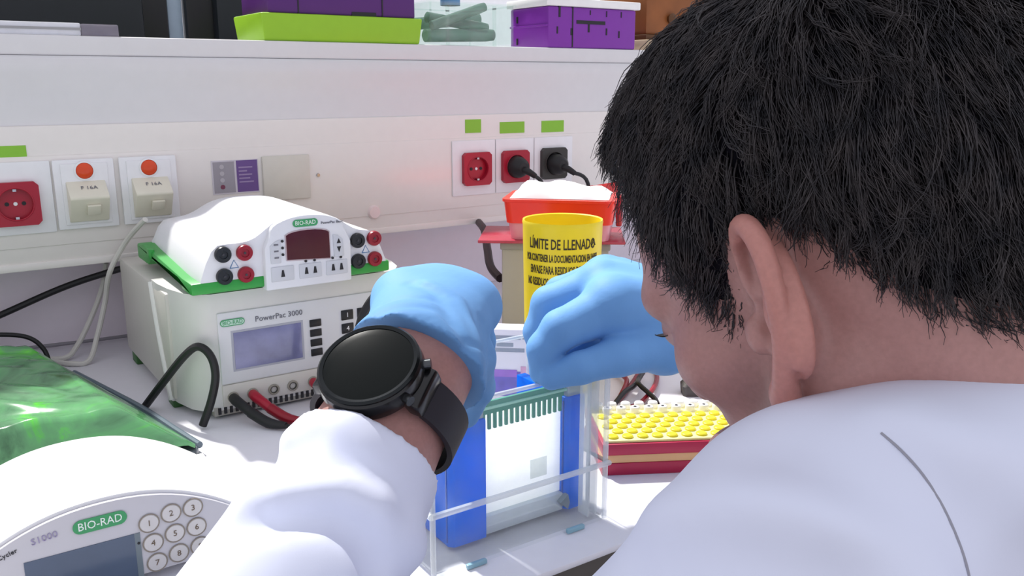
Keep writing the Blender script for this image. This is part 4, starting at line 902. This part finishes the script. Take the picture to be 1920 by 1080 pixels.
# skin colour: stubble on the jaw, redder ears and lips, brows, light-brightened wrist
loc = w2h(bodyV); f_, l_, u_ = loc[:, 0], loc[:, 1], loc[:, 2]
base = np.array(lin('c09088')); colr = np.tile(base, (len(bodyV), 1))
def blob(c, r): return np.clip(1-np.sqrt((((loc*[1, 1, 1]-np.array(c))/np.array(r))**2).sum(1)), 0, 1)
ss = lambda x: x*x*(3-2*x)
al_ = np.abs(l_); lb = loc.copy(); lb[:, 1] = al_
def blobs(c, r): return ss(np.clip(1.3*(1-np.sqrt((((lb-np.array(c))/np.array(r))**2).sum(1))), 0, 1))
def tint(w_, c): 
    global colr
    colr = colr*(1-w_[:, None])+np.array(lin(c))*w_[:, None]
tint(0.55*blobs((0.028, 0.055, -0.055), (0.034, 0.03, 0.050)), '6d544c'); tint(0.5*blobs((0.085, 0, -0.07), (0.03, 0.05, 0.04)), '6d544c')
tint(0.55*ss(np.clip((al_-0.075)/0.012, 0, 1))*(np.abs(f_+0.01) < 0.045)*(np.abs(u_) < 0.05), 'd0887a')
tint(0.8*blobs((0.082, 0.032, 0.032), (0.018, 0.030, 0.010)), '2a211d'); tint(0.7*blobs((0.098, 0, -0.057), (0.02, 0.026, 0.013)), 'b06a62')
tint(0.35*blobs((0.06, 0.04, -0.01), (0.04, 0.04, 0.035)), 'bd7f76'); tint(0.75*blobs((0.086, 0.032, 0.010), (0.012, 0.018, 0.006)), '3a2c28')
tint(0.75*((loc[:, 2] < -0.06)*(bodyV@FW > (CAM@FW)+0.30)*(bodyV@RT < (CAM@RT)-0.02)*1.0), 'c9977f')  # left wrist lighter: the light falling there is put into the skin colour
ca = body.data.attributes.new('skin_colour', 'FLOAT_COLOR', 'POINT'); ca.data.foreach_set('color', np.concatenate([colr, np.ones((len(colr), 1))], 1).astype(np.float32).ravel())

# ---- hair: a dense cap with thousands of strands laid over it
HLX = np.array([-0.13, -0.085, -0.068, -0.055, -0.045, -0.036, -0.026, -0.008, 0.006, 0.014, 0.020, 0.028, 0.035, 0.041, 0.049, 0.060, 0.075, 0.10])
HLY = np.array([-0.034, -0.034, -0.026, -0.014, 0.000, 0.014, 0.032, 0.040, 0.036, 0.020, 0.004, -0.002, 0.012, 0.036, 0.058, 0.072, 0.086, 0.098])
def hscore(f, l, u): return u-np.interp(f, HLX, HLY)
def thick(P):
    f, l, u = P[..., 0], P[..., 1], P[..., 2]
    s = hscore(f, l, u); t = np.clip(s/0.045, 0, 1); top = np.clip((u-0.02)/0.09, 0, 1)
    return np.where(s < 0, -0.012+np.maximum(s, -0.02)*0.2, -0.0005+0.006*ss(t)+0.007*top+0.006*np.clip((u-0.095)/0.03, 0, 1)*np.clip((f+0.03)/0.05, 0, 1)-0.0055*np.clip((f-0.02)/0.04, 0, 1)*np.clip((0.12-u)/0.03, 0, 1)-0.005*np.clip((-f-0.04)/0.03, 0, 1)*np.clip((u-0.04)/0.04, 0, 1)+0.001*np.clip((f-0.02)/0.05, 0, 1)*np.clip((u-0.05)/0.03, 0, 1))
def hair_extra(d, ax):
    P = np.stack(np.meshgrid(*ax, indexing='ij'), -1); return d-thick(P)
cv, cf = SK.mesh((-0.15, -0.12, -0.09), (0.135, 0.12, 0.172), 0.0026, hair_extra)
rs = np.random.RandomState(11)
used = np.zeros(len(cv), bool); used[cf.ravel()] = True
sel = np.where(used & (hscore(cv[:, 0], cv[:, 1], cv[:, 2]) > 0.001) & (SK(cv) > -0.004))[0]
CROWN = np.array([-0.062, 0.005, 0.135])
def flow(P, ph):
    r = P-CROWN; r /= np.linalg.norm(r, axis=1, keepdims=True)+1e-9
    side = np.clip(np.abs(P[:, 1])/0.07, 0, 1); front = np.clip((P[:, 0]+0.02)/0.06, 0, 1); back = np.clip((-P[:, 0]-0.01)/0.05, 0, 1)
    d = r*0.9+np.array([0, 0, -1.])*(0.55*side+0.75*back)[:, None]+np.array([1.0, 0, -0.15])*(0.75*front*(0.4+0.6*side))[:, None]
    d[:, 1] += 0.25*np.sin(P[:, 0]*85+P[:, 2]*65); d[:, 0] += 0.42*np.sin(P[:, 2]*95+P[:, 1]*60+P[:, 0]*40+1.0); d[:, 2] += 0.30*np.sin(P[:, 0]*110-P[:, 1]*60)
    return d+ph
NG, NS, ST = 2400, 26000, 7
def grow(root, ln, wob, lift):
    n = len(root); path = [root-0.0012*SK.grad(root)]; p = path[0].copy()
    for i in range(ST):
        g = SK.grad(p); d = flow(p, wob*(0.5+0.25*i)); d -= g*(d*g).sum(1, keepdims=True); d /= np.linalg.norm(d, axis=1, keepdims=True)+1e-9
        la = lift*(1.0, 0.75, 0.35, 0.05, -0.15, -0.2, -0.2)[i]
        step = d*np.cos(la)[:, None]+g*np.sin(la)[:, None]; p = p+step*(ln/ST)[:, None]
        path.append(p.copy())
    return np.stack(path, 1)
gi = rs.choice(sel, NG, replace=len(sel) < NG); groot = cv[gi]+rs.normal(0, 0.001, (NG, 3))
def lens(R, n):
    s = hscore(R[:, 0], R[:, 1], R[:, 2]); return (0.009+0.023*np.clip(s/0.06, 0, 1))*rs.uniform(0.75, 1.2, n)
gpath = grow(groot, lens(groot, NG), rs.normal(0, 0.34, (NG, 3)), rs.uniform(0.10, 0.55, NG)*(1-0.65*np.clip((groot[:, 0]-0.01)/0.05, 0, 1)))
si = rs.choice(sel, NS); sroot = cv[si]+rs.normal(0, 0.0013, (NS, 3))
near = np.empty(NS, int)
for c0 in range(0, NS, 2000):
    near[c0:c0+2000] = ((sroot[c0:c0+2000, None]-groot[None])**2).sum(-1).argmin(1)
gp = gpath[near]; off = sroot-gp[:, 0]; tt_ = np.linspace(0, 1, ST+1)[None, :, None]
spath = gp*1.0+off[:, None]*(1-0.55*tt_**0.8)+rs.normal(0, 0.0007, (NS, ST+1, 3))*tt_+(rs.normal(0, 0.0022, (NS, 1, 3))*tt_**2)
# keep strands from sinking into the head
flat_ = spath.reshape(-1, 3); dd = SK(flat_); need = np.clip(thick(flat_)*0.85-dd, 0, 0.02)*(thick(flat_) > 0)
spath = (flat_+SK.grad(flat_)*need[:, None]).reshape(spath.shape)
def strands(paths, r0, r1):
    n, m, _ = paths.shape; T_ = np.gradient(paths, axis=1); T_ /= np.linalg.norm(T_, axis=2, keepdims=True)+1e-9
    ref = np.array([0.3, 0.5, 0.8]); u = np.cross(T_, ref); u /= np.linalg.norm(u, axis=2, keepdims=True)+1e-9; v = np.cross(T_, u)
    rr = np.linspace(r0, r1, m)[None, :, None]
    ring = np.stack([paths+(u*cos(a)+v*sin(a))*rr for a in (0, 2.094, 4.189)], 2)             # n, m, 3, 3
    V = ring.reshape(-1, 3); b0 = (np.arange(n)*m*3)[:, None, None]; i = (np.arange(m-1)*3)[None, :, None]; kx = np.arange(3)[None, None, :]; k2 = (kx+1) % 3
    F = np.stack([b0+i+kx, b0+i+k2, b0+i+3+k2, b0+i+3+kx], -1).reshape(-1, 4); return V, F
ex = []
for sg in (1, -1):
    q = rs.rand(170)                                                  # eyebrow
    p = np.stack([0.092-0.016*q-0.010*q*q, (0.014+0.034*q)*sg, 0.030+0.006*np.sin(q*2.6)+rs.normal(0, 0.0018, 170)], 1); g_ = SK.grad(p)
    p = p-g_*(SK(p)-0.0002)[:, None]; d_ = np.stack([q*0-0.25, q*0+sg*0.9, 0.25+rs.normal(0, 0.2, 170)], 1); d_ -= g_*(d_*g_).sum(1, keepdims=True)
    ex += [[p[i]+d_[i]*0.0065*t+g_[i]*0.0004*sin(t*pi) for t in np.linspace(0, 1, ST+1)] for i in range(170)]
    for i in range(46):                                               # lashes
        q = i/45; p = np.array([0.0885-0.006*(2*q-1)**2-0.006*q, (0.021+0.024*q)*sg, 0.0085])
        ex.append([p+np.array([0.0085*t, 0.002*sg*(2*q-1)*t, -0.003*t+0.005*t*t]) for t in np.linspace(0, 1, ST+1)])
sv, sf = strands(np.concatenate([spath, np.array(ex)]), 0.00036, 0.00010)
HAIRM = bpy.data.materials.new('dark_hair'); HAIRM.use_nodes = True; nt = HAIRM.node_tree; pb = nt.nodes['Principled BSDF']
tc = nt.nodes.new('ShaderNodeTexCoord'); nz = nt.nodes.new('ShaderNodeTexNoise'); nz.inputs['Scale'].default_value = 90; nt.links.new(tc.outputs['Object'], nz.inputs['Vector'])
cr = nt.nodes.new('ShaderNodeValToRGB'); cr.color_ramp.elements[0].color = lin('19181e')+(1,); cr.color_ramp.elements[1].color = lin('403a3a')+(1,)
cr.color_ramp.elements[0].position = 0.35; cr.color_ramp.elements[1].position = 0.7
nt.links.new(nz.outputs['Fac'], cr.inputs[0]); nt.links.new(cr.outputs[0], pb.inputs['Base Color']); pb.inputs['Roughness'].default_value = 0.38; pb.inputs['Specular IOR Level'].default_value = 0.5
hairo = pchild('hair', h2w(np.concatenate([cv, sv])), np.concatenate([cf, sf+len(cv)]), HAIRM, label='short thick dark hair')
hairo.data.materials.append(mat('hair_roots', '15141a', 0.95, spec=0.05, var=0.2))
mi = np.zeros(len(hairo.data.polygons), np.int32); mi[:len(cf)] = 1; hairo.data.polygons.foreach_set('material_index', mi)

# ---- lab coat
def Lp(px_, py_, Z): return A(px_, py_, Z)
C = SDF()
C.rc(SHL, SHR, 0.056, 0.062, 0.03)
C.rc(SHL, kk(np.array([0.0, 0.205, 0.315])), 0.057, 0.050, 0.02).rc(kk(np.array([0.0, 0.205, 0.315])), elbL, 0.050, 0.052, 0.02)
C.rc(SHR, ELR, 0.062, 0.054, 0.03).rc(ELR, WR+(ELR-WR)*0.12, 0.054, 0.040, 0.02)
MID = (SHL+SHR)/2
C.rc(MID+np.array([0, -0.02, -0.10]), PELV, 0.125, 0.15, 0.06).rc(MID+np.array([0.05, -0.03, -0.06]), MID+np.array([-0.05, -0.03, -0.06]), 0.105, 0.105, 0.05)
C.chain([Lp(1560, 985, 0.332), Lp(1750, 932, 0.326), Lp(1960, 912, 0.322), Lp(2250, 930, 0.34)], [0.034, 0.036, 0.038, 0.045], 0.022)                  # yoke and collar towards the neck
C.rc(PELV, PELV+np.array([-0.06, 0.18, -0.12]), 0.13, 0.10, 0.05).rc(PELV, PELV+np.array([0.10, 0.18, -0.12]), 0.13, 0.10, 0.05)
# folds of the shoulder and the upper sleeve, laid on the cloth
def march(Sd, x, y, t=0.2, off=0.0):
    for _ in range(90):
        d = float(Sd(A(x, y, t)[None])[0])
        if d < 0.0004: break
        t += max(d*0.8, 0.0005)
    return A(x, y, min(t, 0.6)+off)
def folds(Sd, items):
    todo = [([march(Sd, x, y) for (x, y) in pts], w_, am) for pts, w_, am in items]
    for W, w_, am in todo: Sd.fold(W, w_, am)
folds(C, [([(1240, 985), (1400, 965), (1560, 990), (1680, 1050), (1720, 1120)], 0.017, 0.0095), ([(1200, 1060), (1340, 1040), (1480, 1055), (1560, 1100)], 0.015, -0.0100),
          ([(1660, 815), (1740, 890), (1800, 990), (1830, 1100)], 0.006, -0.0028), ([(1480, 830), (1580, 880), (1650, 960), (1680, 1030)], 0.018, -0.0075),
          ([(1700, 800), (1830, 860), (1930, 940)], 0.016, 0.0060), ([(1860, 960), (1930, 1040)], 0.018, -0.007)])
FA = SDF(); ax0 = kk(ELB); ax1 = kk(WC-wv*0.034)
FA.rc(ax0, ax1+wL*0.03, 0.060, 0.0375, 0.02)
folds(FA, [([(270, 1060), (340, 990), (400, 945), (520, 940), (640, 922), (710, 950), (775, 1030)], 0.009, 0.0110),
           ([(370, 1060), (440, 985), (540, 970), (620, 968), (670, 1000), (700, 1060)], 0.009, -0.0130),
           ([(400, 900), (500, 860), (600, 850), (690, 880), (750, 950)], 0.013, -0.0070), ([(440, 868), (480, 842), (530, 822)], 0.008, 0.0035), ([(500, 870), (550, 845), (580, 818)], 0.008, -0.0035),
           ([(650, 800), (690, 850), (730, 900), (775, 960)], 0.010, 0.0045), ([(560, 1040), (600, 1060), (640, 1080)], 0.02, 0.006)])
FA.rc(ax1+wL*0.030, ax1+wL*0.06, 0.0345, 0.0345, 0.002, sub=True)
FA.cut(ax1+wL*0.008, wL)
FB0, FB1 = np.minimum(SHL, elbL)-np.array([0.06, 0.11, 0.06]), np.array([SHL[0]+0.26, SHL[1]+0.16, SHL[2]+0.12])   # finely meshed part of the coat
def outside(d, ax):
    g = np.stack(np.meshgrid(*ax, indexing='ij'), -1); b = np.max(np.maximum(FB0+0.006-g, g-FB1+0.006), -1)
    return np.maximum(d, -b)
c1 = merge(C.mesh(FB0, FB1, 0.0036), C.mesh(*bounds(SHL, SHR, elbL, ELR, WR, PELV+np.array([0, 0, -0.1]), m=0.17), 0.0065, outside))
lo_, hi_ = bounds(SHL, A(1200, 1080, 0.3), A(1920, 800, 0.36), m=0.08)
c2 = FA.mesh(*bounds(ax0, ax1, m=0.08), 0.0022)
coat = pchild('lab_coat', *merge(c1, c2), COATM, label='white cotton lab coat')
sm = coat.modifiers.new('soften', 'SMOOTH'); sm.factor = 0.5; sm.iterations = 6
# armhole seam, lying on the cloth
W = [march(C, x, y, 0.2, -0.0003) for (x, y) in ((1652, 812), (1690, 845), (1730, 890), (1765, 945), (1793, 1005), (1812, 1060), (1822, 1110))]
sea = link('seam', MB().tube(W, 0.0005, 6).mesh('seam', POFF), mat('seam_grey', '9c9ca6', 0.8), coat)

# trousers, out of the picture but under the coat
TR = SDF()
for sx_, kn in ((-0.05, (0.34, -0.90, 0.60)), (0.09, (0.60, -0.88, 0.60))):
    hip = PELV+np.array([sx_, 0, -0.02]); kn = np.array(kn); an = kn+np.array([0, -0.06, -0.50])
    TR.rc(hip, kn, 0.085, 0.062, 0.03).rc(kn, an, 0.058, 0.045, 0.02).rc(an+np.array([0, 0, -0.045]), an+np.array([0, 0.13, -0.062]), 0.045, 0.034, 0.02)
TR.cut((0, 0, 0.002), (0, 0, -1))
pchild('trousers', *TR.mesh((0.2, -1.36, -0.02), (0.75, -0.66, 0.80), 0.009), mat('trouser_cotton', '2d3340', 0.8))

# ---- gloves: each finger its own chain
def glove(chains, palm, hem_p, hem_n, hollow, lo_hi, wr=()):
    G = SDF()
    for a, b, r1, r2 in palm: G.rc(a, b, r1, r2, 0.014)
    for pts, rad_ in chains: G.chain(pts, rad_, 0.0045)
    folds(G, wr)
    if hollow: G.rc(*hollow, k=0.001, sub=True)
    if hem_p is not None: G.cut(hem_p, hem_n)
    return G.mesh(*lo_hi, 0.0016)
hb = kk(WC+wv*0.030)
mI, mM, mR, mP = A(884, 576, 0.560), A(848, 553, 0.568), A(800, 548, 0.562), A(752, 562, 0.548)
chains = [([mI, A(893, 640, 0.602), A(890, 700, 0.612), A(876, 745, 0.606)], [0.0138, 0.0125, 0.0110, 0.0095]),
          ([mM, A(868, 612, 0.622), A(872, 680, 0.632), A(862, 735, 0.625)], [0.0140, 0.0125, 0.0110, 0.0095]),
          ([mR, A(822, 610, 0.618), A(835, 675, 0.632), A(835, 730, 0.625)], [0.0135, 0.0120, 0.0105, 0.0090]),
          ([mP, A(772, 620, 0.600), A(792, 675, 0.615), A(800, 720, 0.610)], [0.0125, 0.0110, 0.0098, 0.0085]),
          ([A(835, 690, 0.505), A(880, 672, 0.535), A(890, 725, 0.566), A(872, 775, 0.585)], [0.0200, 0.0155, 0.0125, 0.0100])]
palm = [(hb, mI, 0.0300, 0.0175), (hb, mM, 0.0310, 0.0180), (hb, mR, 0.0310, 0.0175), (hb, mP, 0.0290, 0.0165), (hb, A(835, 690, 0.505), 0.029, 0.021), (mI, mP, 0.015, 0.014)]
palm += [(hb-wL*0.03+sideL*0.006, hb+sideL*0.006, 0.0325, 0.031), (hb-wL*0.03-sideL*0.006, hb-sideL*0.006, 0.0325, 0.031)]
wrk = [([(700, 606), (750, 588), (810, 594), (850, 636), (868, 690)], 0.0036, 0.0018), ([(705, 590), (750, 572), (820, 578), (868, 625), (885, 690)], 0.0040, -0.0020),
       ([(715, 570), (760, 556), (810, 560)], 0.0035, -0.0016), ([(800, 530), (860, 560), (890, 620), (895, 700)], 0.0050, 0.0022), ([(770, 528), (820, 548), (850, 600)], 0.005, -0.0022),
       ([(905, 600), (912, 650), (905, 720)], 0.003, -0.0014), ([(870, 690), (890, 730), (880, 770)], 0.0035, -0.0018), ([(880, 640), (905, 660), (925, 665)], 0.0025, -0.0014)]
gl = glove(chains, palm, hb+wL*0.006, -wL, (hb-wL*0.05, hb+wL*0.009, 0.0305, 0.0285), bounds(hb, mI, mP, *[p for c_, _ in chains for p in c_], m=0.045), wrk)
pchild('glove', *gl, GLOVE, label='blue glove on the left hand')
# right hand, thumb towards us, index bent over
rw = A(1330, 605, 0.75)
cI = ([A(1150, 575, 0.700), A(1052, 618, 0.684), A(1022, 655, 0.687), A(1018, 696, 0.692)], [0.0215, 0.0155, 0.0138, 0.0110])
cM = ([A(1130, 535, 0.735), A(1030, 570, 0.742), A(1012, 622, 0.748), A(1020, 672, 0.745)], [0.0190, 0.0150, 0.0135, 0.0110])
cR = ([A(1135, 520, 0.765), A(1050, 548, 0.785), A(1040, 600, 0.790), A(1045, 650, 0.785)], [0.0170, 0.0135, 0.0120, 0.0100])
cP = ([A(1160, 525, 0.790), A(1085, 548, 0.812), A(1070, 590, 0.815), A(1080, 630, 0.810)], [0.0150, 0.0120, 0.0105, 0.0090])
cT = ([A(1245, 640, 0.715), A(1160, 668, 0.686), A(1088, 690, 0.676), A(1034, 708, 0.682)], [0.0235, 0.0155, 0.0122, 0.0098])
palm = [(rw, cI[0][0], 0.033, 0.026), (rw, cM[0][0], 0.033, 0.022), (rw, cR[0][0], 0.032, 0.020), (rw, cP[0][0], 0.030, 0.018), (rw, cT[0][0], 0.033, 0.028), (cI[0][0], cP[0][0], 0.019, 0.016),
        (A(1170, 600, 0.745), A(1060, 635, 0.752), 0.020, 0.012), (A(1160, 618, 0.722), A(1066, 664, 0.716), 0.014, 0.011)]
wrk = []
for i in range(6):
    x = 1022+i*17; wrk.append(([(x, 604-i*4), (x+8, 622-i*5), (x+24, 636-i*7)], 0.0022, -0.0026 if i % 2 == 0 else 0.0020))
wrk += [([(1132, 650), (1128, 672), (1122, 700)], 0.0030, -0.0045), ([(1152, 648), (1152, 675), (1150, 700)], 0.0028, -0.0035), ([(1090, 660), (1096, 680), (1104, 695)], 0.002, -0.0014),
        ([(1060, 672), (1070, 688), (1082, 698)], 0.002, -0.0012), ([(1120, 560), (1180, 540), (1230, 545)], 0.008, -0.003), ([(1000, 592), (1040, 580), (1085, 552), (1105, 535)], 0.0042, -0.0075), ([(1050, 676), (1080, 656), (1110, 634), (1132, 618)], 0.0042, -0.0070)]
gr = glove([cI, cM, cR, cP, cT], palm, None, None, None, bounds(rw, *[p for c_ in (cI, cM, cR, cP, cT) for p in c_[0]], m=0.05), wrk)
pchild('glove', *gr, GLOVE, label='blue glove on the right hand')

# ---- wristwatch over the left wrist
wN = K(*n_c)-CAM; wN = wN-wL*(wN@wL); wN /= np.linalg.norm(wN); wS = np.cross(wL, wN)
WP = wristL+wN*0.0315
T = Thing('wristwatch', 'large round black smartwatch on the left wrist', 'watch', tuple(WP), local=True)
Rw = Matrix((tuple(wS), tuple(wL), tuple(wN))).transposed(); T.o.rotation_euler = Rw.to_euler()
WB = mat('watch_black', '101112', 0.22, spec=0.6); WG = mat('watch_glass', '050a08', 0.12, spec=0.22)
T.part('case', MB().lathe([(0, -0.004), (0.0220, -0.004), (0.0255, -0.001), (0.0268, 0.004), (0.0262, 0.0085), (0.0245, 0.0105), (0, 0.0105)], n=64), WB, smooth=30)
T.part('bezel', MB().lathe([(0.0228, 0.0100), (0.0255, 0.0100), (0.0258, 0.0112), (0.0246, 0.0122), (0.0228, 0.0116)], n=64), mat('bezel_dark', '2a2d2e', 0.18, metal=0.8), smooth=30)
T.part('dial', MB().lathe([(0, 0.0117), (0.018, 0.0117), (0.0230, 0.0113), (0.0230, 0.0100), (0, 0.0100)], n=64), WG, smooth=50, label='black glass dial')
for a in (0.42, -0.42): T.part('button', MB().cone((0.0262*cos(a), 0.0262*sin(a), 0.0045), (0.0298*cos(a), 0.0298*sin(a), 0.0045), 0.0026, 0.0026, 14), mat('button_steel', '55585a', 0.25, metal=0.9))
for s_ in (1, -1):
    T.part('lug', MB().prism([(s_*0.020, 0.004), (s_*0.030, 0.000), (s_*0.031, -0.008), (s_*0.024, -0.006)], 1, -0.0125, 0.0125), WB, bevel=0.0015)
# strap: a band round the wrist, in the plane across it
band = MB(); NSg = 40; ea, eb_ = 0.0375, 0.0335
for i in range(NSg+1):
    t = radians(48)+ (2*pi-radians(96))*i/NSg            # from one lug round underneath to the other
    cx, cz = sin(t)*ea, cos(t)*eb_-0.0315
    nx_, nz_ = sin(t), cos(t)
    for (dy, dr) in ((-0.0110, 0), (0.0110, 0), (0.0110, 0.0030), (-0.0110, 0.0030)): band.v.append((cx+nx_*dr, dy, cz+nz_*dr))
for i in range(NSg): band.f += [(i*4+k, i*4+(k+1) % 4, i*4+4+(k+1) % 4, i*4+4+k) for k in range(4)]
band.f += [(0, 1, 2, 3), (NSg*4+3, NSg*4+2, NSg*4+1, NSg*4)]
T.part('strap', band, mat('strap_rubber', '25252c', 0.55), smooth=40, label='dark rubber strap')
